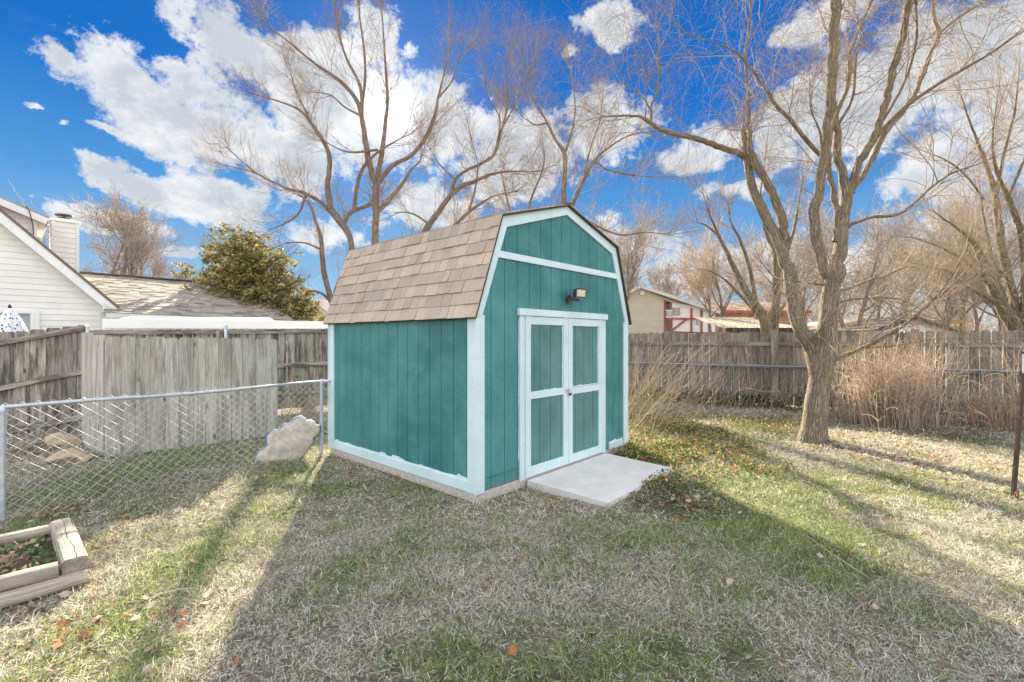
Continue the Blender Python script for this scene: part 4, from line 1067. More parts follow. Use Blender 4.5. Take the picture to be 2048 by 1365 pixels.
T.limb(z7((1540, 155, 3), (1620, 90, 2.6), (1760, 0, 2.4), (1850, -60, 2)), .3)
T.limb(z7((1240, 655, 4), (1300, 575, 4), (1400, 480, 3.6), (1560, 370, 3.4), (1750, 260, 3), (1929, 140, 2.5), (2010, 90, 2)), -1.0)
T.limb(z7((1118, 1040, 5), (1160, 1015, 3.6), (1240, 990, 3.2), (1370, 970, 3), (1500, 860, 2.6), (1600, 790, 2.2), (1740, 740, 1.6), (1929, 650, 1)), -1.2)
T.limb(z7((1068, 1100, 6), (1080, 1000, 6), (1072, 920, 6), (1045, 800, 5.5), (1040, 700, 5), (1050, 600, 4.5), (1085, 500, 4.2), (1130, 380, 4), (1140, 240, 3.6), (1180, 130, 3), (1225, 30, 2.6), (1250, -50, 2)), .6, 1)
T.limb(z7((1090, 560, 3), (1150, 440, 2.8), (1165, 260, 2.8), (1200, 170, 2.4), (1130, 60, 2), (1100, 20, 1.6)), .3)
T.limb(z7((1260, 590, 3), (1330, 480, 2.6), (1400, 340, 2.4), (1440, 180, 2), (1440, 60, 1.8), (1430, -40, 1.4)), -.4)
T.limb([(1655, 727, 7), (1680, 714, 4.4), (1713, 702, 4), (1772, 674, 3.6), (1804, 654, 3.2), (1851, 615, 2.6), (1911, 564, 1.8), (1950, 535, 1)], -1.0)
T.limb([(1800, 656, 2.4), (1740, 685, 2), (1780, 650, 2), (1840, 610, 1.6), (1880, 560, 1)], -.2)
T.limb([(1668, 585, 5), (1700, 577, 2.6), (1735, 562, 2.3), (1775, 550, 2), (1804, 538, 1.6), (1850, 530, 1)], .6)
T.limb([(1668, 610, 4), (1700, 600, 2.2), (1760, 596, 1.8), (1800, 600, 1.4), (1850, 622, 1)], -.7)
T.limb([(1645, 570, 3), (1610, 566, 1.8), (1570, 560, 1.4), (1520, 580, .9)], -.6)
T.limb([(1618, 690, 4), (1640, 662, 3), (1650, 655, 2)], -.5)
T.limb(z7((1015, 720, 3), (1000, 600, 2), (960, 500, 1.4), (955, 380, .8)), -.5)
NV['T1'] = T.build([dict(n=4.2, len=(.5, 1.7), r=.0085, ang=(25, 70), bend=(0, 0, .5), K=8, wig=.13, taper=.35, maxr=.05),
                    dict(n=6, len=(.35, 1.1), r=.0042, ang=(20, 60), bend=(0, 0, -.8), K=6, wig=.14, taper=.5),
                    dict(n=3, len=(.25, .95), r=.0021, ang=(15, 60), bend=(0, 0, -1.9), K=6, wig=.12, taper=.6)], 16)

lv_up = lambda n, k=1.0, r=.012: [dict(n=n, len=(.8*k, 2.2*k), r=r, ang=(18, 50), bend=(0, 0, .6), K=7, wig=.12, maxr=.14, t0=.25),
    dict(n=7, len=(.4*k, 1.2*k), r=r*.5, ang=(20, 55), bend=(0, 0, .3), K=6, wig=.16),
    dict(n=5, len=(.2*k, .6*k), r=r*.34, ang=(20, 65), bend=(0, 0, .1), K=4, wig=.18, taper=.7)]
# tall tree behind the shed, left
T = Tree('bare_tree', 'tall spreading bare tree with many ascending limbs behind the shed, left of centre', 20.0, 'bark2', (.27, .21, .175)); T.base(P(724, 676, 20).x, 20)
T.limb([(727, 760, 20), (738, 700, 17), (748, 600, 14), (750, 500, 8.5), (752, 422, 8), (752, 369, 7.5)], -.2, .5)
T.limb([(722, 760, 14), (708, 700, 11), (690, 620, 10), (672, 600, 9), (684, 560, 8), (697, 531, 6), (703, 500, 6.2), (699, 470, 7), (681, 446, 8), (664, 422, 8)], -.3)
T.limb([(690, 625, 9), (668, 612, 7), (660, 590, 6.2), (649, 551, 6), (643, 497, 5.2), (640, 470, 4.5), (630, 440, 4), (620, 410, 3.4), (600, 392, 2.6), (575, 380, 2)], -1.0)
T.limb([(664, 606, 4), (645, 588, 3.2), (620, 582, 2.6), (603, 592, 1.8)], -.4)
T.limb([(752, 372, 6.4), (738, 325, 6.8), (732, 286, 6.4), (723, 233, 5.6), (714, 202, 4.8), (681, 163, 4), (629, 127, 3), (576, 83, 2.2), (532, 48, 1.5), (508, 5, .9)], -1.4)
T.limb([(724, 236, 4.4), (721, 176, 3.6), (694, 119, 2.8), (681, 79, 2.2), (672, 26, 1.5), (668, -20, 1)], .5)
T.limb([(722, 225, 3.4), (730, 160, 3), (728, 100, 2.4), (720, 40, 1.8), (715, -20, 1)], -.8)
T.limb([(755, 360, 6), (763, 308, 5.6), (769, 264, 4.6), (775, 200, 3.6), (770, 120, 2.6), (765, 40, 1.6), (760, -20, 1)], 1.4)
T.limb([(756, 364, 6), (787, 330, 5), (822, 312, 4.6), (853, 272, 4.6), (870, 229, 4), (877, 193, 3), (892, 132, 2), (905, 80, 1.2)], -.6)
T.limb([(878, 195, 2.4), (905, 160, 1.8), (922, 110, 1.2), (950, 82, .8)], .3)
T.limb([(753, 425, 6), (782, 396, 5), (809, 362, 4.4), (822, 340, 3.6), (840, 322, 2.8), (845, 300, 2)], 1.2)
T.limb([(664, 424, 7), (655, 374, 6.4), (659, 334, 5.8), (655, 299, 5), (628, 255, 4), (598, 220, 3.2), (554, 202, 2.4), (520, 192, 1.7), (488, 185, 1)], -.8)
T.limb([(628, 255, 2.6), (600, 200, 1.8), (585, 160, 1.4), (578, 120, .8)], .4)
T.limb([(676, 438, 6), (646, 409, 5), (611, 387, 4.2), (576, 378, 3.4), (514, 347, 2.4), (470, 310, 1.6), (440, 280, .9)], .4)
T.limb([(514, 347, 2), (490, 340, 1.4), (450, 330, 1)], .3)
T.limb([(686, 446, 5.5), (697, 430, 5), (708, 422, 4.8), (743, 409, 4)], .6)
T.limb([(708, 420, 4.8), (714, 374, 4.2), (725, 338, 3.8), (752, 308, 2.8), (795, 281, 2), (835, 262, 1.2)], -.8)
T.limb([(722, 232, 2.6), (690, 215, 2), (660, 190, 1.5), (620, 185, 1)], .6)
T.limb([(756, 300, 3), (700, 305, 2.2), (665, 292, 1.6), (640, 280, 1)], -.5)
T.limb([(613, 390, 3), (595, 430, 2.4), (560, 452, 1.8), (530, 462, 1)], -.5)
T.limb([(643, 500, 3), (610, 486, 2), (570, 488, 1.4), (530, 506, .8)], -.4)
NV['T2'] = T.build(lv_up(2.6, 1.25, .013), 9)
# arching tree behind the shed, centre
T = Tree('bare_tree', 'arching bare tree reaching right across the sky just above the shed roof', 16.0, 'bark2', (.27, .205, .165)); T.base(P(805, 676, 16).x, 16)
T.limb([(800, 778, 13), (808, 700, 12), (825, 560, 10), (848, 470, 8), (879, 422, 6.8), (905, 387, 6), (925, 372, 5.4), (945, 365, 5), (976, 352, 4.4), (1015, 343, 3.4), (1072, 343, 2.2), (1110, 330, 1.2)], .4)
T.limb([(905, 387, 4.4), (907, 365, 4), (925, 345, 3.8), (967, 325, 3.6), (989, 308, 3.2), (1002, 264, 3), (1015, 211, 2.4), (1015, 154, 1.8), (1024, 88, 1)], -.5)
T.limb([(1003, 260, 2), (1035, 200, 1.7), (1060, 140, 1.2), (1075, 90, .8)], .5)
T.limb([(989, 308, 2), (1000, 240, 1.6), (975, 190, 1.2), (968, 120, .8)], -.5)
T.limb([(830, 560, 6), (870, 500, 5.4), (905, 457, 4.6), (936, 426, 4), (970, 402, 3.2), (993, 391, 2.4), (1050, 380, 1.2)], .9)
T.limb([(936, 426, 2.4), (950, 380, 2), (955, 330, 1.6), (940, 270, 1)], .5)
T.limb([(910, 360, 2.2), (880, 330, 1.6), (860, 300, 1)], .3)
T.limb([(860, 450, 3), (830, 430, 2), (800, 425, 1.4), (770, 440, 1)], -.5)
NV['T3'] = T.build(lv_up(3.6, 1.0, .011), 9)
# trees behind the gable
T = Tree('bare_tree', 'twin-trunked bare tree rising directly behind the shed gable peak', 15.5, 'bark2', (.27, .205, .165)); T.base(P(1130, 676, 15.5).x, 15.5)
T.limb([(1128, 776, 13), (1129, 650, 10), (1128, 500, 7.5), (1127, 413, 6), (1129, 352, 5.4), (1129, 308, 5), (1112, 281, 4), (1094, 246, 3.4), (1068, 198, 2.4), (1050, 150, 1.6), (1045, 90, .9)], .4)
T.limb([(1129, 560, 7), (1138, 480, 5.6), (1143, 417, 5), (1165, 365, 4.6), (1187, 325, 4), (1213, 299, 3.2), (1257, 272, 2.2), (1310, 262, 1.2)], -.8)
T.limb([(1122, 560, 6), (1080, 500, 5), (1050, 450, 4), (1024, 431, 3), (1010, 380, 2), (1000, 330, 1)], .8)
T.limb([(1130, 306, 3), (1142, 270, 2.8), (1150, 220, 2), (1145, 160, 1.4), (1138, 110, .8)], .3)
T.limb([(1190, 322, 2.6), (1215, 340, 2), (1260, 350, 1.6), (1310, 355, 1)], -.4)
T.limb([(1145, 420, 3), (1190, 450, 2.4), (1240, 470, 2), (1290, 465, 1.6), (1340, 470, 1)], -.6)
T.limb([(1095, 246, 2.2), (1070, 250, 1.6), (1040, 230, 1)], -.4)
T.limb([(1165, 366, 2.4), (1180, 300, 2), (1200, 240, 1.5), (1205, 190, .9)], .6)
T.limb([(1050, 452, 3), (1062, 400, 2.4), (1085, 340, 1.8), (1090, 300, 1)], .3)
NV['T4'] = T.build(lv_up(3.6, 1.0, .010), 8)
# trees beyond the right fence
T = Tree('bare_tree', 'dark twin-stemmed bare tree beyond the fence, left of the large tree trunk', 15.5, 'bark3', (.28, .215, .165)); T.base(P(1540, 676, 15.5).x, 15.5)
T.limb([(1545, 778, 15), (1540, 700, 12), (1528, 642, 10), (1512, 611, 8.4), (1492, 582, 7.4), (1468, 535, 5.6), (1437, 470, 4), (1420, 430, 3), (1405, 385, 1.6)], -.4)
T.limb([(1545, 720, 9), (1551, 640, 8.6), (1552, 560, 8), (1552, 505, 7.4), (1535, 470, 5.2), (1525, 430, 4), (1522, 380, 2.4), (1530, 320, 1.2)], .5)
T.limb([(1512, 611, 5), (1500, 540, 4), (1480, 480, 3.2), (1462, 445, 2.4), (1455, 400, 1.2)], .5)
T.limb([(1551, 560, 5), (1575, 500, 4), (1590, 450, 3), (1600, 390, 2), (1610, 340, 1)], .6)
T.limb([(1530, 645, 4), (1480, 590, 3), (1450, 560, 2.2), (1410, 540, 1.4), (1370, 545, .8)], -.8)
T.limb([(1437, 472, 2.4), (1410, 450, 1.8), (1385, 445, 1)], -.4)
T.limb([(1540, 660, 4), (1575, 600, 3), (1600, 570, 2), (1640, 520, 1)], .7)
NV['T5'] = T.build(lv_up(2.3, .8, .011), 8)
T = Tree('bare_tree', 'mossy leaning bare tree with several stems at the right edge beyond the fence', 13.0, 'bark3', (.30, .235, .17)); T.base(P(2050, 676, 13).x, 13)
T.limb([(2060, 796, 19), (2050, 720, 16), (2029, 655, 13.5), (2003, 611, 11.5), (1981, 564, 9.5), (1965, 519, 9), (1950, 490, 6.5), (1921, 462, 4.6), (1890, 440, 3.2), (1859, 418, 2)], -.4)
T.limb([(2040, 690, 10), (2030, 620, 8.5), (2022, 571, 7.5), (2002, 492, 7.6), (1991, 396, 6), (1969, 321, 4.4), (1947, 264, 3), (1925, 200, 2), (1915, 150, 1)], .5)
T.limb([(2036, 700, 9), (2050, 600, 7.5), (2045, 480, 6), (2016, 396, 5.6), (2000, 360, 4), (1985, 300, 3), (1990, 230, 2), (2000, 160, 1)], -.6)
T.limb([(2003, 611, 8), (1965, 590, 5), (1930, 570, 4), (1900, 545, 3), (1860, 535, 2), (1800, 520, 1.2)], -.6)
T.limb([(1985, 580, 5), (1940, 530, 3.4), (1890, 500, 2.6), (1840, 480, 2), (1790, 470, 1.2)], .6)
T.limb([(1991, 396, 4), (2010, 300, 3), (2030, 220, 2.2), (2040, 120, 1.2)], -.4)
T.limb([(1969, 400, 2.4), (1930, 350, 2), (1890, 320, 1.6), (1840, 300, 1)], .4)
T.limb([(2016, 396, 3), (2040, 340, 2.6), (2070, 260, 2)], .4)
T.limb([(2022, 560, 5), (1990, 530, 3), (1975, 470, 2.4), (1965, 420, 1.6), (1958, 360, 1)], -.5)
NV['T6'] = T.build(lv_up(3.6, .75, .009), 8)

# procedural trees farther away
def ptree(px, D, toppx, rpx, seed, label, twigc=(.33, .265, .22), bark='bark2', spread=.6, group='bare trees beyond the fences', stems=2, dens=1.0, name='bare_tree', lean=0.0):
    global rs
    keep = rs; rs = np.random.default_rng(seed)
    b = P(px, 676, D); b.z = 0; Ht = CAMZ+(676-toppx)/F*D; r0 = rpx*D/F
    root = empty(name, b, label, 'tree', group)
    N = stems
    az = rs.uniform(0, 6.28, N); tilt = rs.uniform(.05, .3, N)*spread*1.4
    d = np.stack([np.cos(az)*tilt+lean, np.sin(az)*tilt, np.ones(N)], 1)
    p1, q1 = grow(np.repeat([[b.x, b.y, -.05]], N, 0)+rs.normal(size=(N, 3))*[r0*.6, r0*.6, 0], d, Ht*rs.uniform(.75, .95, N), r0, r0*.15, 10, (0, 0, .3), .09)
    v, f, g = tubes(p1, q1, 7)
    st, dd, pr, t, pi = sprout(p1, q1, int(9*dens), .22, .98, (25, 60), .1)
    p2, q2 = grow(st, dd, Ht*rs.uniform(.22, .42, len(st))*(1.25-.75*t), np.minimum(pr*.6, r0*.5), .2*np.minimum(pr*.6, r0*.5)+.002, 8, (0, 0, .7), .12)
    v2, f2, g2 = tubes(p2, q2, 5)
    fast_mesh('trunk', np.vstack([v, v2]), np.vstack([f, f2+len(v)]), M[bark], root, b, tint=np.ones((len(v)+len(v2), 3)), gc=np.vstack([g, g2]))
    Vs = []; Fs = []; Ts = []; o = 0; rmin = .00030*D
    p, q = np.concatenate([p2, p2]), np.concatenate([q2, q2])
    for n, l0, l1, r in ((int(5*dens), .10, .22, rmin*1.8), (6, .05, .12, rmin*1.1), (4, .025, .07, rmin)):
        st, dd, pr, t, pi = sprout(p, q, n, .2, 1, (20, 58), .12)
        p, q = grow(st, dd, Ht*rs.uniform(l0, l1, len(st)), r, r*.6, 4, (0, 0, .25), .13)
        v, f, g = tubes(p, q, 3); Vs.append(v); Fs.append(f+o); o += len(v); Ts.append(np.repeat(np.array(twigc)*rs.uniform(.7, 1.3, (len(p), 1)), 5*3, 0))
    fast_mesh('crown', np.vstack(Vs), np.vstack(Fs), M['twig'], root, b, tint=np.vstack(Ts))
    rs = keep
    NV[label] = o
ptree(188, 30, 418, 5, 21, 'bare tree directly right of the chimney', dens=.6, spread=.3, lean=-.02)
ptree(235, 31, 402, 6, 22, 'tallest bare tree above the shingled wing roof', dens=.7, spread=.8)
ptree(300, 33, 440, 4, 23, 'lower right bare tree above the shingled wing roof', dens=.65, spread=.9)
ptree(362, 42, 530, 3, 24, 'faint low bare tree between the wing roof ridge and the magnolia', dens=.7)
ptree(1245, 24, 400, 5, 26, 'bare tree above the tan gable end of the balcony house', dens=.8)
ptree(1215, 34, 480, 4, 27, 'low bare tree just right of the shed gable', dens=.8)
ptree(1370, 40, 540, 4, 28, 'bare tree behind the balcony house roof', dens=.8)
ptree(1430, 25, 470, 5, 29, 'thin pale bare tree right of the balcony house', dens=.8, twigc=(.5, .38, .29))
ptree(1610, 27, 420, 6, 30, 'bare tree seen between the stems of the large tree', dens=.8, twigc=(.38, .315, .265))
ptree(1700, 24, 440, 6, 31, 'bare tree right behind the large trunk beside the grey house', dens=.9, twigc=(.40, .335, .285))
ptree(1735, 30, 500, 5, 32, 'leaning pale bare tree left of the white outbuilding', dens=.9, twigc=(.42, .355, .30), lean=.12)
ptree(1800, 33, 480, 5, 33, 'bare tree behind the white outbuilding', dens=.9, twigc=(.42, .355, .30))
ptree(1872, 26, 450, 6, 34, 'bare tree beside the ochre carport', dens=.9, twigc=(.38, .315, .265))
ptree(1945, 30, 470, 6, 35, 'bare tree right of the ochre carport', dens=1.0, twigc=(.39, .325, .275))
ptree(2020, 24, 380, 6, 36, 'tall bare tree behind the mossy leaning tree', dens=1.0, twigc=(.38, .315, .265))
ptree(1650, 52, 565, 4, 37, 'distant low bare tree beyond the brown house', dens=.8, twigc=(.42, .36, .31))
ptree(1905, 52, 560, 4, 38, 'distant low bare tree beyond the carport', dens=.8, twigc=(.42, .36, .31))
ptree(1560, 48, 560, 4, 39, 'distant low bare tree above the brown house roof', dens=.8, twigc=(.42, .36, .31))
ptree(500, 30, 500, 4, 40, 'small bare tree behind the magnolia', dens=.6)
ptree(925, 30, 400, 5, 41, 'pale bare tree seen low over the shed roof', dens=.55, twigc=(.5, .4, .32))
# far scrub band
rs_keep = rs; rs = np.random.default_rng(5)
N = 1500; xs = rs.uniform(-60, 75, N); ys = 62+rs.uniform(0, 12, N); st = np.stack([xs, ys, np.zeros(N)], 1)
p, q = grow(st, np.stack([rs.normal(size=N)*.25, rs.normal(size=N)*.2, np.ones(N)], 1), rs.uniform(3, 6.5, N), .06, .02, 5, (0, 0, .3), .12)
st, dd, pr, t, pi = sprout(p, q, 9, .15, 1, (20, 60), .1); p2, q2 = grow(st, dd, rs.uniform(.8, 2.4, len(st)), .028, .015, 3, (0, 0, .3), .15)
v, f, g = tubes(p, q, 3); v2, f2, g2 = tubes(p2, q2, 3)
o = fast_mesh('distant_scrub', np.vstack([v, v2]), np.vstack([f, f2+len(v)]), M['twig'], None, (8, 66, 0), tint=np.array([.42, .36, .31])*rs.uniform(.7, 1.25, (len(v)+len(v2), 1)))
tag(o, 'far band of leafless scrub along the horizon', 'scrub', None, 'stuff')
rs = rs_keep

# leaves: generic leaf cards with a folded midrib
def leaves(C, size, cols, nrm_up=0.0, aspect=.45, fold=.25):
    """C (N,3) centres; returns verts, quads, tint"""
    N = len(C); a = norm(rs.normal(size=(N, 3))); b = rs.normal(size=(N, 3)); b[:, 2] += nrm_up; n = norm(b); a = norm(a-n*(a*n).sum(-1, keepdims=True)); s_ = np.cross(n, a)
    L_ = (size*rs.uniform(.6, 1.3, N))[:, None]; w = L_*aspect
    tip = C+a*L_*.5; bt = C-a*L_*.5; lf = C+s_*w*.5+n*w*fold; rt = C-s_*w*.5+n*w*fold
    V_ = np.stack([bt, rt, tip, lf], 1).reshape(-1, 3); i = np.arange(N)*4
    F_ = np.concatenate([np.stack([i, i+1, i+2], 1), np.stack([i, i+2, i+3], 1)])
    T_ = np.repeat(cols, 4, 0); return V_, F_, T_
# magnolia
T = Tree('magnolia_tree', 'leafy olive-green magnolia tree behind the shingled wing roof', 19.0, 'bark3', (.14, .10, .06)); T.base(P(535, 676, 19).x, 19)
T.limb([(545, 757, 8), (530, 680, 7), (515, 600, 6), (505, 565, 5), (495, 530, 3.5), (480, 490, 2)], 0)
T.limb([(520, 620, 4), (560, 580, 3), (600, 560, 1.5)], -.6)
T.limb([(512, 590, 4), (470, 560, 3), (430, 555, 1.5)], .5)
T.limb([(505, 565, 4), (540, 530, 2.6), (560, 515, 1.2)], .6)
T.limb([(498, 545, 3), (460, 510, 2.2), (440, 500, 1.2)], -.6)
T.limb([(530, 680, 4), (590, 640, 3), (625, 620, 1.5)], .3)
T.build([dict(n=3, len=(.5, 1.1), r=.02, bend=(0, 0, .3), K=4), dict(n=5, len=(.2, .6), r=.01, K=3)], 7)
blobs = [(478, 478, 22, 22), (500, 490, 24, 20), (455, 510, 26, 20), (470, 530, 36, 26), (500, 545, 34, 26), (430, 560, 26, 15), (465, 565, 34, 18), (525, 520, 34, 26), (550, 550, 30, 30), (560, 585, 30, 24), (515, 580, 40, 20), (580, 610, 28, 24), (600, 630, 26, 22), (605, 600, 16, 16), (545, 630, 40, 25), (490, 610, 50, 30), (620, 645, 18, 16), (440, 595, 30, 25)]
C = []
for x, y, w, h in blobs:
    n = int(w*h*2.1); q = P(x, y, 19); k = 19/F
    cl = rs.normal(size=(max(6, n//26), 3))*.6; ci = rs.integers(0, len(cl), n)
    pp = (cl[ci]+rs.normal(size=(n, 3))*.115)*np.array([w*k, 1.1, h*k])*1.05; C.append(np.array(q)+pp)
C = np.vstack(C); N = len(C)
g = rs.random((N, 1)); cols = np.where(g < .5, np.array([[.17, .18, .075]]), np.where(g < .9, np.array([[.32, .28, .12]]), np.array([[.46, .27, .10]])))*rs.uniform(.6, 1.5, (N, 1))
v, f, t = leaves(C, .15, cols, .3, .42)
fast_mesh('foliage', v, f, M['magleaf'], T.root, ORIGIN[T.root.name], tint=t, smooth=False)

# arching bare shrub behind the right corner of the shed
sb = empty('bare_shrub', P(1275, 676, 9.2)-Z*CAMZ, 'tan arching-caned bare shrub beside the right rear of the shed', 'shrub')
N = 120; b0 = np.array(ORIGIN[sb.name]); st = b0+rs.normal(size=(N, 3))*[.30, .5, 0]; st[:, 2] = 0
dd = np.stack([rs.uniform(-.2, 1.0, N), rs.uniform(-.5, .3, N), rs.uniform(.5, 1.4, N)], 1)
p, q = grow(st, dd, rs.uniform(.7, 1.9, N), .006, .002, 9, (.25, 0, .1), .07)
st, d2, pr, t, pi = sprout(p, q, 4, .3, 1, (15, 45)); p2, q2 = grow(st, d2, rs.uniform(.15, .55, len(st)), .003, .0015, 4, (0, 0, .1), .1)
v, f, g = tubes(p, q, 4); v2, f2, g2 = tubes(p2, q2, 3); tc = np.concatenate([np.repeat(np.array([.42, .32, .23])*rs.uniform(.6, 1.3, (len(p), 1)), 40, 0), np.repeat(np.array([.44, .34, .25])*rs.uniform(.6, 1.3, (len(p2), 1)), 15, 0)])
fast_mesh('canes', np.vstack([v, v2]), np.vstack([f, f2+len(v)]), M['twig'], sb, ORIGIN[sb.name], tint=tc)
# weeping twigs in front of the fence
def weeping(name, label, px0, px1, Dm, n, ztop, seed):
    r_ = empty(name, P((px0+px1)/2, 676, Dm)-Z*CAMZ, label, 'shrub')
    X0 = (px0-HX)/F*Dm; X1 = (px1-HX)/F*Dm; st = np.stack([rs.uniform(X0, X1, n), Dm+rs.normal(size=n)*.25, np.zeros(n)], 1)
    dd = np.stack([rs.normal(size=n)*.35, rs.normal(size=n)*.2, np.ones(n)], 1); p, q = grow(st, dd, rs.uniform(.4, ztop, n), .0045, .0015, 9, (.3, 0, -.35), .08)
    st, d2, pr, t, pi = sprout(p, q, 3, .3, 1, (15, 45)); p2, q2 = grow(st, d2, rs.uniform(.15, .5, len(st)), .0025, .0015, 4, (0, 0, -.2), .1)
    v, f, g = tubes(p, q, 3); v2, f2, g2 = tubes(p2, q2, 3); tc = np.concatenate([np.repeat(np.array([.45, .36, .24])*rs.uniform(.6, 1.3, (len(p), 1)), 30, 0), np.repeat(np.array([.45, .36, .24])*rs.uniform(.6, 1.3, (len(p2), 1)), 15, 0)])
    fast_mesh('canes', np.vstack([v, v2]), np.vstack([f, f2+len(v)]), M['twig'], r_, ORIGIN[r_.name], tint=tc)
weeping('bare_shrub', 'thin weeping bare shrub growing along the fence between two fence posts', 1350, 1590, 11.0, 60, 1.4, 1)
weeping('bare_shrub', 'thin bare stems between the large tree trunk and the tan grass clump', 1665, 1730, 10.0, 35, 1.2, 2)
weeping('bare_shrub', 'sparse dry stems in the gap between panel and shed behind the chain-link fence', 560, 640, 8.6, 60, .7, 3)

# ornamental grass clumps
def tallgrass(label, px, D, w, n, h, plume, seed, c=(.56, .42, .30)):
    global rs
    keep = rs; rs = np.random.default_rng(seed)
    q0 = P(px, 676, D); q0.z = 0; r_ = empty('ornamental_grass', q0, label, 'ornamental grass')
    off = rs.normal(size=(n, 2))*[w*.36, .22]; st = np.array(q0)+np.concatenate([off, np.zeros((n, 1))], 1)
    dd = np.stack([off[:, 0]/w*.30+rs.normal(size=n)*.07, rs.normal(size=n)*.10, np.ones(n)], 1)
    K = 7; p, q = grow(st, dd, rs.uniform(.45, 1, n)**.7*h, .0050, .0014, K, (0, 0, .05), .035)
    tip = rs.random(n) < .5; k = np.where(tip)[0]
    p[k, -2:, 0] += rs.normal(size=(len(k), 1))*.09*np.array([[.5, 1]]); p[k, -1, 2] -= .10
    v, f, g = tubes(p, q, 3); col = np.array(c)*rs.uniform(.55, 1.35, (n, 1))*(1+rs.normal(size=(n, 3))*.05)
    Vs = [v]; Fs = [f]; Ts = [np.repeat(col, (K+1)*3, 0)]; o = len(v)
    # curled leaves
    st, d2, pr, t, pi = sprout(p, q, 3, .1, .8, (10, 35)); pl_, ql = grow(st, d2, rs.uniform(.12, .42, len(st)), .0055, .002, 5, (0, 0, -1.3), .12)
    w_ = np.cross(norm(np.diff(pl_, axis=1, append=pl_[:, -1:]+1e-3)), rs.normal(size=(len(pl_), 1, 3))); w_ = norm(w_)*ql[:, :, None]
    vv = np.stack([pl_-w_, pl_+w_], 2).reshape(-1, 3); idx = np.arange(len(pl_)*6*2).reshape(-1, 6, 2); ff = np.stack([idx[:, :-1, 0], idx[:, :-1, 1], idx[:, 1:, 1], idx[:, 1:, 0]], -1).reshape(-1, 4)
    Vs.append(vv); Fs.append(ff+o); o += len(vv); Ts.append(np.repeat(np.array(c)*1.1*rs.uniform(.6, 1.35, (len(pl_), 1)), 12, 0))
    V_ = np.vstack(Vs); fast_mesh('stems', V_, np.vstack(Fs), M['leaf'], r_, ORIGIN[r_.name], tint=np.vstack(Ts))
    if plume:
        kk = rs.choice(n, int(n*plume), replace=True); st = p[kk, -1]; d0 = p[kk, -1]-p[kk, -3]; a_, b_ = grow(st, d0+rs.normal(size=d0.shape)*.05, rs.uniform(.15, .4, len(kk)), .0012, .0006, 5, (0, 0, -.2), .12)
        st, d2, pr, t, pi = sprout(a_, b_, 14, 0, 1, (10, 50)); a2, b2 = grow(st, d2, rs.uniform(.03, .10, len(st)), .0008, .0005, 2, (0, 0, -.2), .2)
        v, f, g = tubes(a_, b_, 3); v2, f2, g2 = tubes(a2, b2, 3)
        fast_mesh('plumes', np.vstack([v, v2]), np.vstack([f, f2+len(v)]), M['leaf'], r_, ORIGIN[r_.name], tint=np.array([.66, .50, .37])*rs.uniform(.8, 1.15, (len(v)+len(v2), 1)))
    rs = keep
tallgrass('tall feathery tan grass clump right of the large tree, before the fence', 1782, 9.0, .98, 600, 1.60, .55, 51, (.58, .45, .34))
tallgrass('shorter pale dry grass clump near the right edge, before the fence', 1990, 8.7, .62, 150, .85, 0, 52, (.60, .45, .32))
tallgrass('feathery grass clump at the far right edge, cut by the picture edge', 2085, 8.2, .6, 90, 1.75, .9, 53)
# ------------------------------------------------------------------ ground
greenspots = [(570, 950, .5, 1.0), (520, 1020, .45, .9), (600, 905, .5, .7), (1490, 1020, .8, 1.0), (1600, 1080, .7, .9), (1390, 1010, .5, .5), (1545, 965, .8, .6), (1790, 960, .9, .6), (1920, 880, .5, .8),
              (640, 1180, .2, .7), (900, 1330, .3, .5), (1200, 1340, .35, .9), (1010, 1365, .25, .6), (430, 1090, .3, .7), (330, 1130, .25, .6), (300, 930, .9, .8), (120, 1000, .8, .8), (450, 900, 1.0, .6), (820, 1000, .5, .5), (1700, 1180, .4, .4), (760, 1120, .3, .6), (880, 1060, .35, .5), (1340, 1300, .3, .6), (1420, 1170, .3, .5), (1180, 1080, .4, .5)]
def greenness(x, y):
    g = sstep(.54, .72, fbm(x*.9+31, y*.9+7, 5))*.6 + sstep(.54, .70, fbm(x*3.3+3, y*3.3+51, 3))*.4
    for px, py, r, s in greenspots:
        q = G(px, py); g = g+s*np.exp(-(((x-q.x)**2+(y-q.y)**2)/(r*r)))*(.55+.7*fbm(x*5, y*5, 2))
    return np.clip(g, 0, 1)
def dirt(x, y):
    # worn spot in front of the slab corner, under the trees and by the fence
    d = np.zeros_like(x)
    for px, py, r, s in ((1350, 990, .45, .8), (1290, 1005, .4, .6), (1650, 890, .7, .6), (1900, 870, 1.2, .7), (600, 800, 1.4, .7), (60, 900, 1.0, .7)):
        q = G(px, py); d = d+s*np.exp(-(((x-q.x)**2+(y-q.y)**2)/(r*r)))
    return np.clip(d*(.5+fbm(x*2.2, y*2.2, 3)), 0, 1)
xs = np.unique(np.concatenate([np.linspace(-14, 16, 251), np.linspace(-60, 60, 61), np.array([-900, -500, -250, -120, 120, 250, 500, 900])]))
ys = np.unique(np.concatenate([np.linspace(-3, 17, 168), np.linspace(-60, 100, 81), np.array([-600, -300, -120, 150, 250, 500, 1200])]))
X, Y = np.meshgrid(xs, ys); zz_ = (fbm(X*1.3, Y*1.3, 3)-.5)*.03-.012
zz_ = np.where((np.abs(X) > 16) | (Y > 17) | (Y < -3), -.01, zz_)
gm = greenness(X, Y); dm = dirt(X, Y); nz = fbm(X*6, Y*6, 3)
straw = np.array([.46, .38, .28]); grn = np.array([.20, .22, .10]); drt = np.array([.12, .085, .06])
c = straw*(1-gm[..., None])+grn*gm[..., None]; c = c*(1-dm[..., None])+drt*dm[..., None]; c = c*(.5+.65*nz[..., None])
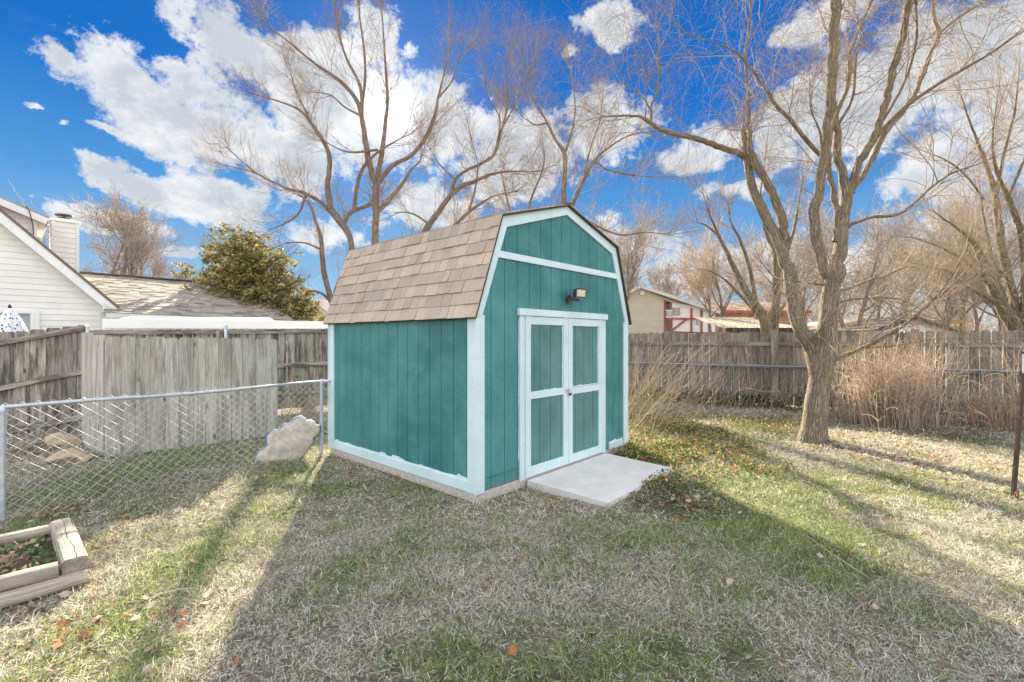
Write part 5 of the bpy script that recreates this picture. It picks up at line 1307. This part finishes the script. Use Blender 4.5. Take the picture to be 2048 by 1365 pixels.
V_ = np.stack([X, Y, zz_], -1).reshape(-1, 3); ny, nx = X.shape; idx = np.arange(nx*ny).reshape(ny, nx)
F_ = np.stack([idx[:-1, :-1], idx[:-1, 1:], idx[1:, 1:], idx[1:, :-1]], -1).reshape(-1, 4)
n = NT('lawn_soil'); o = n.obj(); col = n.attr('tint', 'Color')
f1 = n.noise(o, 22, 6, .75); f2 = n.noise(o, 90, 4, .7)
col = n.mix(1, col, n.ramp(f1, [(.3, (.45, .42, .38)), (.5, (.9, .9, .9)), (.72, (1.5, 1.4, 1.25))]), 'MULTIPLY')
col = n.mix(1, col, n.ramp(f2, [(.3, .55), (.7, 1.4)]), 'MULTIPLY')
n.bump(n.math('ADD', f1, f2), 1.0, .03); M['ground'] = n.done(col, .95)
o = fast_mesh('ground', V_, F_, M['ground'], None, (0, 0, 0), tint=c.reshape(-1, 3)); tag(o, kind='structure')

def inside(x, y):
    """true where no grass grows"""
    rx = x-A.x; ry = y-A.y; s = rx*U.x+ry*U.y; v = rx*V.x+ry*V.y
    a = (s > -.03) & (s < LF+.03) & (v > -.03) & (v < LS+.03)
    a |= (s > .72) & (s < 2.43) & (v < 0) & (v > -1.0)
    bx = x-N0.x; by = y-N0.y; t1 = bx*uu.x+by*uu.y; t2 = bx*dxx.x+by*dxx.y
    a |= (t1 > -.02) & (t1 < 2.4) & (t2 > -.07) & (t2 < (F0-N0).length+.07)
    tr = G(1623, 884); a |= (x-tr.x)**2+(y-tr.y)**2 < .05
    return a
def field(n, d0, d1, wide=1.16):
    D = np.sqrt(rs.uniform(d0*d0, d1*d1, n)); x = rs.uniform(-1, 1, n)*(D*wide+.3); return x, D
def blades(n, d0, d1, size, wid):
    x, y = field(n, d0, d1)
    k = ~inside(x, y)
    # clumping
    cl = fbm(x*9+5, y*9+2, 3); dn = dirt(x, y); k &= rs.random(n) < (.35+1.3*sstep(.35, .6, cl))*(1-.8*dn)
    x = x[k]; y = y[k]; N = len(x); g = greenness(x, y)
    lw = 4.0
    isg = rs.random(N) < np.clip(g*.8+.12, 0, .8)
    h = np.where(isg, rs.uniform(.5, 1.1, N), rs.uniform(.5, 1.35, N))*size*(.45+1.2*fbm(x*3.5, y*3.5, 3))
    up = np.where(isg, rs.uniform(.6, 1.6, N), rs.uniform(.05, 1.0, N))
    az = rs.uniform(0, 2*np.pi, N); K = 3; st = np.stack([x, y, rs.uniform(-.01, .012, N)], 1)
    d = np.stack([np.cos(az), np.sin(az), up], 1); d = norm(d)
    pts = np.empty((N, K+1, 3)); pts[:, 0] = st; curl = rs.normal(size=(N, 3))*[.5, .5, .3]; curl[:, 2] -= .35
    wg = np.where(isg, .12, .38)[:, None]
    for i in range(K):
        d = norm(d+curl*.4+rs.normal(size=(N, 3))*wg); pts[:, i+1] = pts[:, i]+d*(h/K)[:, None]
    pts[:, :, 2] = np.maximum(pts[:, :, 2], .002)
    a2 = az+np.pi/2+rs.normal(size=N)*.5; w = np.stack([np.cos(a2), np.sin(a2), rs.normal(size=N)*.3], 1)*(wid*rs.uniform(.6, 1.3, N))[:, None]
    prof = np.array([1, .95, .7, .12])[None, :, None]; wv = w[:, None]*prof
    V_ = np.stack([pts-wv, pts+wv], 2).reshape(-1, 3); idx = np.arange(N*(K+1)*2).reshape(N, K+1, 2)
    F_ = np.stack([idx[:, :-1, 0], idx[:, :-1, 1], idx[:, 1:, 1], idx[:, 1:, 0]], -1).reshape(-1, 4)
    r = rs.random((N, 1)); sc = np.array([[.88, .81, .69]])*(.5+.62*r); sc = np.where(rs.random((N, 1)) < .2, np.array([[.24, .16, .11]]), sc)
    gc_ = np.where(rs.random((N, 1)) < .5, np.array([[.17, .25, .09]]), np.array([[.40, .42, .15]]))*(.6+.8*r)
    cc = np.where(isg[:, None], gc_, sc); return V_, F_, np.repeat(cc, (K+1)*2, 0)
Vs = []; Fs = []; Ts = []; b = 0
for n_, d0, d1, sz, wd in ((270000, 1.75, 4.2, .050, .0016), (220000, 4.2, 7.5, .052, .0025), (120000, 7.5, 13.5, .065, .0042)):
    v, f, t = blades(n_, d0, d1, sz, wd); Vs.append(v); Fs.append(f+b); Ts.append(t); b += len(v)
o = fast_mesh('grass', np.vstack(Vs), np.vstack(Fs), M['grass'], None, (0, 5, 0), tint=np.vstack(Ts)); tag(o, 'matted winter lawn of straw-coloured and green blades', 'grass', None, 'stuff')

# ivy / leafy ground cover
def scatter_ellipses(el):
    C = []
    for px, py, rx, ry, n in el:
        q = G(px, py); r = np.sqrt(rs.random(n)); a = rs.uniform(0, 2*np.pi, n); C.append(np.stack([q.x+rx*r*np.cos(a), q.y+ry*r*np.sin(a)], 1))
    return np.vstack(C)
xy = scatter_ellipses([(1290, 905, .9, .7, 5200), (1350, 880, 1.2, 1.1, 6500), (1420, 925, 1.0, .8, 3600), (1300, 850, .9, 1.0, 4200), (1270, 925, .35, .35, 1600), (1330, 965, .6, .3, 1500), (1450, 850, 1.5, .9, 3600), (1230, 905, .25, .2, 600)])
k = ~inside(xy[:, 0], xy[:, 1]); k &= rs.random(len(k)) < .25+1.2*sstep(.4, .6, fbm(xy[:, 0]*3, xy[:, 1]*3, 3)); xy = xy[k]; N = len(xy)
C = np.concatenate([xy, (rs.random((N, 1))**1.5)*.11+.01], 1); r = rs.random((N, 1)); ww = fbm(xy[:, :1]*2+9, xy[:, 1:]*2, 2)
cols = np.where(r < .42+.5*(ww-.5), np.array([[.11, .17, .045]]), np.where(r < .72, np.array([[.24, .25, .08]]), np.where(r < .88, np.array([[.45, .22, .09]]), np.array([[.52, .40, .26]]))))*rs.uniform(.55, 1.4, (N, 1))
v, f, t = leaves(C, .042, cols, 1.2, .6)
o = fast_mesh('ground_cover', v, f, M['leaf'], None, (3, 8, 0), tint=t, smooth=False); tag(o, 'green and rust-coloured leafy ground cover beside the shed and doorstep slab', 'ground cover', None, 'stuff')
# darker ivy along the fence foot
L_ = (fence_q-fence_p).length; n_ = 15000; tt = rs.uniform(0, L_, n_); off = np.abs(rs.normal(size=n_))*.35+.05
dd = (fence_q-fence_p).normalized(); x = fence_p.x+dd.x*tt-.447*off; y = fence_p.y+dd.y*tt-.894*off
k = rs.random(n_) < np.where(x < 6.4, .9, .25); x, y, off = x[k], y[k], off[k]; N = len(x)
C = np.stack([x, y, rs.random(N)**1.6*.36*np.exp(-off*1.4)+.01], 1); r = rs.random((N, 1)); cols = np.where((r < .7) & (x[:, None] < 7), np.array([[.045, .10, .035]]), np.array([[.28, .17, .10]]))*rs.uniform(.5, 1.5, (N, 1))
v, f, t = leaves(C, .055, cols, .8, .65)
o = fast_mesh('ivy', v, f, M['leaf'], None, (6, 11, 0), tint=t, smooth=False); tag(o, 'dark green ivy creeping along the foot of the right board fence', 'ivy', None, 'stuff')
# green weeds inside the raised bed
n_ = 1500; a_ = rs.uniform(.12, 2.3, n_); b_ = rs.uniform(.06, .9, n_); x = N0.x+uu.x*a_+dxx.x*b_; y = N0.y+uu.y*a_+dxx.y*b_; C = np.stack([x, y, .075+rs.random(n_)*.05], 1)
r = rs.random((n_, 1)); cols = np.where(r < .6, np.array([[.09, .19, .06]]), np.array([[.42, .30, .2]]))*rs.uniform(.5, 1.4, (n_, 1)); v, f, t = leaves(C, .045, cols, 1.0, .6)
o = fast_mesh('bed_weeds', v, f, M['leaf'], None, (-3.5, 3, 0), tint=t, smooth=False); tag(o, 'low green weeds and dead leaves filling the raised bed', 'weeds', None, 'stuff')

# fallen leaves (lobed) and sticks
lob = [(0, 0), (.08, .10), (.30, .16), (.22, .30), (.42, .42), (.24, .50), (.34, .70), (.14, .74), (.0, 1.0)]
tpl = np.array(lob+[(-a, b) for a, b in lob[-2:0:-1]]); kN = len(tpl)
def litter(xy, size, zb=.02):
    N = len(xy); az = rs.uniform(0, 2*np.pi, N); s = size*rs.uniform(.45, 1.35, N); t = tpl[None]*s[:, None, None]*np.array([1, 1]); cur = rs.normal(size=(N, 1))*2.2/size*.3; c2 = rs.normal(size=(N, 1))*1.4/size*.3
    u_ = t[..., 0]; w = t[..., 1]-s[:, None]*.5; z = cur*u_**2+c2*w**2
    a = norm(np.stack([np.cos(az), np.sin(az), rs.normal(size=N)*.3], 1)); nrm_ = norm(np.stack([rs.normal(size=N)*.3, rs.normal(size=N)*.3, np.ones(N)], 1)); b = norm(np.cross(nrm_, a))
    Pt = np.concatenate([xy, np.full((N, 1), zb)], 1)[:, None]+a[:, None]*u_[..., None]+b[:, None]*w[..., None]+np.cross(a, b)[:, None]*z[..., None]
    Pt[..., 2] += np.maximum(0, .006-Pt[..., 2].min(1))[:, None]
    cen_ = Pt.mean(1, keepdims=True); Vv = np.concatenate([Pt, cen_], 1).reshape(-1, 3); i0 = (np.arange(N)*(kN+1))[:, None]; j = np.arange(kN)[None]
    F_ = np.stack([i0+j, i0+(j+1) % kN, np.broadcast_to(i0+kN, (N, kN))], -1).reshape(-1, 3)
    r = rs.random((N, 1)); c = np.where(r < .2, np.array([[.42, .20, .09]]), np.where(r < .75, np.array([[.46, .36, .27]]), np.array([[.22, .12, .07]])))*rs.uniform(.7, 1.3, (N, 1))
    return Vv, F_, np.repeat(c, kN+1, 0)
xy = [np.stack(field(900, 1.9, 12), 1)]
for px, py, r_, n_ in ((90, 1030, .3, 60), (240, 1080, .3, 40), (60, 1240, .4, 40), (250, 1230, .5, 60), (560, 910, .3, 30), (350, 1000, .8, 60), (1750, 900, 1.2, 300), (1880, 930, 1.2, 260), (1650, 880, .9, 120), (1390, 1000, .5, 60), (60, 900, 1.0, 200), (600, 800, 1.6, 250), (1600, 845, 2, 200), (1120, 1010, .3, 20), (700, 930, .5, 40)):
    q = G(px, py); xy.append(np.array([q.x, q.y])+rs.normal(size=(n_, 2))*r_*.6)
xy = np.vstack(xy); xy = xy[~inside(xy[:, 0], xy[:, 1])]; v, f, t = litter(xy, .062)
o = fast_mesh('leaf_litter', v, f, M['leaf'], None, (0, 5, 0), tint=t, smooth=False); tag(o, 'scattered dry brown and orange oak leaves on the lawn', 'fallen leaves', None, 'stuff')
N = 520; x, y = field(N, 2.2, 10); k = (~inside(x, y)) & ((x > .8) | (rs.random(N) < .3)); st = np.stack([x[k], y[k], np.full(k.sum(), .02)], 1); az = rs.uniform(0, 2*np.pi, len(st))
p, q = grow(st, np.stack([np.cos(az), np.sin(az), np.full(len(az), .08)], 1), rs.uniform(.1, .6, len(st)), .003, .0012, 6, (0, 0, -.15), .12); p[..., 2] = np.maximum(p[..., 2], .015)
v, f, g = tubes(p, q, 4); o = fast_mesh('fallen_twigs', v, f, M['twig'], None, (2, 5, 0), tint=np.repeat(np.array([.46, .36, .26])*rs.uniform(.6, 1.3, (len(p), 1)), 28, 0)); tag(o, 'thin broken twigs lying on the lawn', 'fallen twigs', None, 'stuff')

# ------------------------------------------------------------------ world, sun, camera
SUN_AZ = math.radians(-14.7); SUN_EL = math.radians(25.1)
w = bpy.data.worlds.new('World'); S.world = w; w.use_nodes = True; nt = w.node_tree
n = NT.__new__(NT); n.t = nt; n.m = None
bg = nt.nodes['Background']
sky = n.n('ShaderNodeTexSky'); sky.sky_type = 'NISHITA'; sky.sun_disc = False; sky.sun_elevation = SUN_EL; sky.sun_rotation = SUN_AZ; sky.air_density = 1.0; sky.dust_density = .3; sky.ozone_density = 3.0
d = n.n('ShaderNodeTexCoord').outputs['Generated']
sep = n.n('ShaderNodeSeparateXYZ'); n.l(d, sep.inputs[0]); dz = sep.outputs[2]; dy = sep.outputs[1]
clouds = [  # px, py, half width, half height, tilt deg (photo), weight
 (135, 112, 60, 38, 10, 1), (270, 150, 140, 62, 15, 1), (330, 225, 190, 90, 25, 1), (480, 265, 210, 95, 10, 1), (450, 85, 120, 55, 15, 1), (380, 160, 120, 50, 0, .9), (640, 190, 170, 110, 0, 1), (760, 210, 190, 130, 20, 1), (870, 270, 150, 90, 25, 1),
 (745, 75, 60, 75, 0, 1), (828, 88, 34, 26, 20, .8), (735, 15, 60, 30, 0, .8), (200, 318, 120, 34, 20, 1), (300, 350, 110, 36, 15, 1), (410, 380, 170, 54, 8, 1), (225, 415, 150, 30, 8, .9), (375, 497, 62, 22, 0, .9), (460, 442, 22, 12, 0, .7), (1215, 25, 105, 52, -10, 1), (1120, 92, 30, 22, -20, .8),
 (1185, 255, 100, 75, 0, 1), (1060, 310, 160, 80, 0, .9), (860, 425, 150, 60, 0, 1), (990, 360, 150, 60, 0, .9), (1400, 300, 120, 48, -5, 1), (1290, 240, 60, 30, 0, .6), (1600, 240, 150, 90, -20, 1), (1760, 200, 230, 130, -10, 1), (1950, 130, 170, 100, 0, 1), (1960, 290, 220, 110, 0, 1), (1650, 40, 110, 38, 0, .9),
 (1440, 380, 70, 25, 0, .7), (1480, 540, 330, 60, 0, 1), (1850, 520, 330, 90, 0, .9), (1230, 500, 170, 60, 0, .8), (640, 480, 120, 40, 0, .7), (66, 214, 30, 10, 0, .7), (120, 247, 24, 15, 0, .7), (222, 258, 60, 15, 5, .7), (560, 300, 150, 80, 0, 1), (100, 600, 300, 40, 0, .5), (2250, 200, 200, 200, 0, 1), (-300, 300, 200, 70, 0, .9)]
warp = n.noise(n.vmath('MULTIPLY', d, (1, 1, 1.7)), 3.2, 7, .62, out='Color')
dw = n.vmath('ADD', d, n.vmath('MULTIPLY', n.vmath('SUBTRACT', warp, (.5, .5, .5)), (.15, .15, .13)))
fld = None
for px, py, hw, hh, tl, wt in clouds:
    v = Vector(((px-HX)/F, 1, -(py-HY)/F)); ln = v.length; v.normalize()
    az = math.atan2(v.x, v.y); el = math.asin(v.z)
    mp = n.n('ShaderNodeMapping'); mp.vector_type = 'TEXTURE'; n.l(dw, mp.inputs[0])
    mp.inputs['Location'].default_value = v; mp.inputs['Rotation'].default_value = (el, math.radians(tl), -az)
    ca = 1/math.hypot(1, (px-HX)/F)
    mp.inputs['Scale'].default_value = (hw/F/ln*max(ca, .75), 1.0, hh/F/ln)
    le = n.n('ShaderNodeVectorMath', operation='LENGTH'); n.l(mp.outputs[0], le.inputs[0])
    e = n.math('MULTIPLY', n.math('SUBTRACT', 1.0, le.outputs['Value']), wt)
    fld = e if fld is None else n.math('SMOOTH_MAX', fld, e, .15)
# unseen cloud cover behind and beside the view, added to fill the shade
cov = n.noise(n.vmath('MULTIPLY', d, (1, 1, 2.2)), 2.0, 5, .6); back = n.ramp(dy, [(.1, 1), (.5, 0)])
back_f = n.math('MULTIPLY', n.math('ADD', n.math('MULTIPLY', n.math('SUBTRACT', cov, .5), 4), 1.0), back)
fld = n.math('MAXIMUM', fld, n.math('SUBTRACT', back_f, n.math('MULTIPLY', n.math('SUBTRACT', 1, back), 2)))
edge = n.math('ADD', n.math('MULTIPLY', n.noise(n.vmath('MULTIPLY', d, (1, 1, 1.3)), 7, 9, .62), .55), n.math('MULTIPLY', n.noise(d, 22, 8, .72), .45))
dens = n.math('ADD', fld, n.math('MULTIPLY', n.math('SUBTRACT', edge, .5), 3.8))
mask = n.ramp(dens, [(.06, 0), (.2, .5), (.34, .92), (.5, 1)])
wisp = n.ramp(n.noise(n.vmath('MULTIPLY', d, (1, 1, 4)), 5, 8, .7), [(.56, 0), (.85, .5)])
mask = n.math('MAXIMUM', mask, n.math('MULTIPLY', wisp, n.ramp(dz, [(0, .7), (.5, 0)])))
# blue gradient multiplied from the Nishita sky's hue, deep overhead and pale at the horizon
grad = n.ramp(dz, [(0.0, (.48, .64, .76)), (.10, (.30, .51, .73)), (.26, (.085, .31, .67)), (.42, (.006, .155, .56)), (.8, (.003, .10, .42))])
nis = n.vmath('MULTIPLY', sky.outputs[0], (.003, .006, .009))
blue = n.vmath('ADD', grad, nis)
shade = n.noise(n.vmath('ADD', n.vmath('MULTIPLY', d, (1, 1, 1.6)), (.0, .0, .035)), 10, 8, .66)
cb = n.mix(n.ramp(n.math('ADD', n.math('MULTIPLY', dens, .22), shade), [(.42, 1), (.72, 0)]), (.60, .65, .72), (1.02, 1.02, 1.02))
backb = n.math('ADD', 1.0, n.math('MULTIPLY', n.ramp(dy, [(.05, 1), (.5, 0)]), BACK_FILL))  # extra brightness of the unseen clouds, added to lift shaded surfaces
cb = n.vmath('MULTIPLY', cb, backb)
sd = Vector((math.sin(SUN_AZ)*math.cos(SUN_EL), math.cos(SUN_AZ)*math.cos(SUN_EL), math.sin(SUN_EL)))
dot = n.n('ShaderNodeVectorMath', operation='DOT_PRODUCT'); n.l(d, dot.inputs[0]); dot.inputs[1].default_value = sd
glow = n.math('POWER', n.math('MAXIMUM', dot.outputs['Value'], 0), 60); glow2 = n.math('POWER', n.math('MAXIMUM', dot.outputs['Value'], 0), 900)
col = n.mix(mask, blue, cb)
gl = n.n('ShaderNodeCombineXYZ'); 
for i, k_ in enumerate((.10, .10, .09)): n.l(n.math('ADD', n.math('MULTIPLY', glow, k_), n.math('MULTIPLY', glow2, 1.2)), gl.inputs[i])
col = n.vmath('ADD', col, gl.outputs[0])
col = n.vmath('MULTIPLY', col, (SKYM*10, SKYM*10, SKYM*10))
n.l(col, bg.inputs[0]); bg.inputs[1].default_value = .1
sun = bpy.data.lights.new('sun', 'SUN'); sun.energy = SUNE; sun.angle = math.radians(.6); sun.color = (1, .90, .70)
so = bpy.data.objects.new('sun', sun); COL.objects.link(so); so.rotation_euler = (-sd).to_track_quat('-Z', 'Y').to_euler(); so.location = (0, 0, 20)
w.cycles.sampling_method = 'MANUAL'; w.cycles.sample_map_resolution = 512
cam = bpy.data.cameras.new('camera'); co = bpy.data.objects.new('camera', cam); COL.objects.link(co); S.camera = co
co.location = (0, 0, CAMZ); co.rotation_euler = (math.radians(90), 0, 0); cam.sensor_width = 36; cam.lens = F/2048*36; cam.shift_y = -6.5/2048; cam.clip_end = 3000; cam.clip_start = .05
S.view_settings.view_transform = 'Standard'; S.view_settings.look = 'None'; S.view_settings.gamma = 1; S.view_settings.exposure = EXPO
S.cycles.max_bounces = 6; S.cycles.diffuse_bounces = 4; S.cycles.transmission_bounces = 3; S.cycles.transparent_max_bounces = 4; S.cycles.use_denoising = True
S.cycles.sample_clamp_indirect = 6
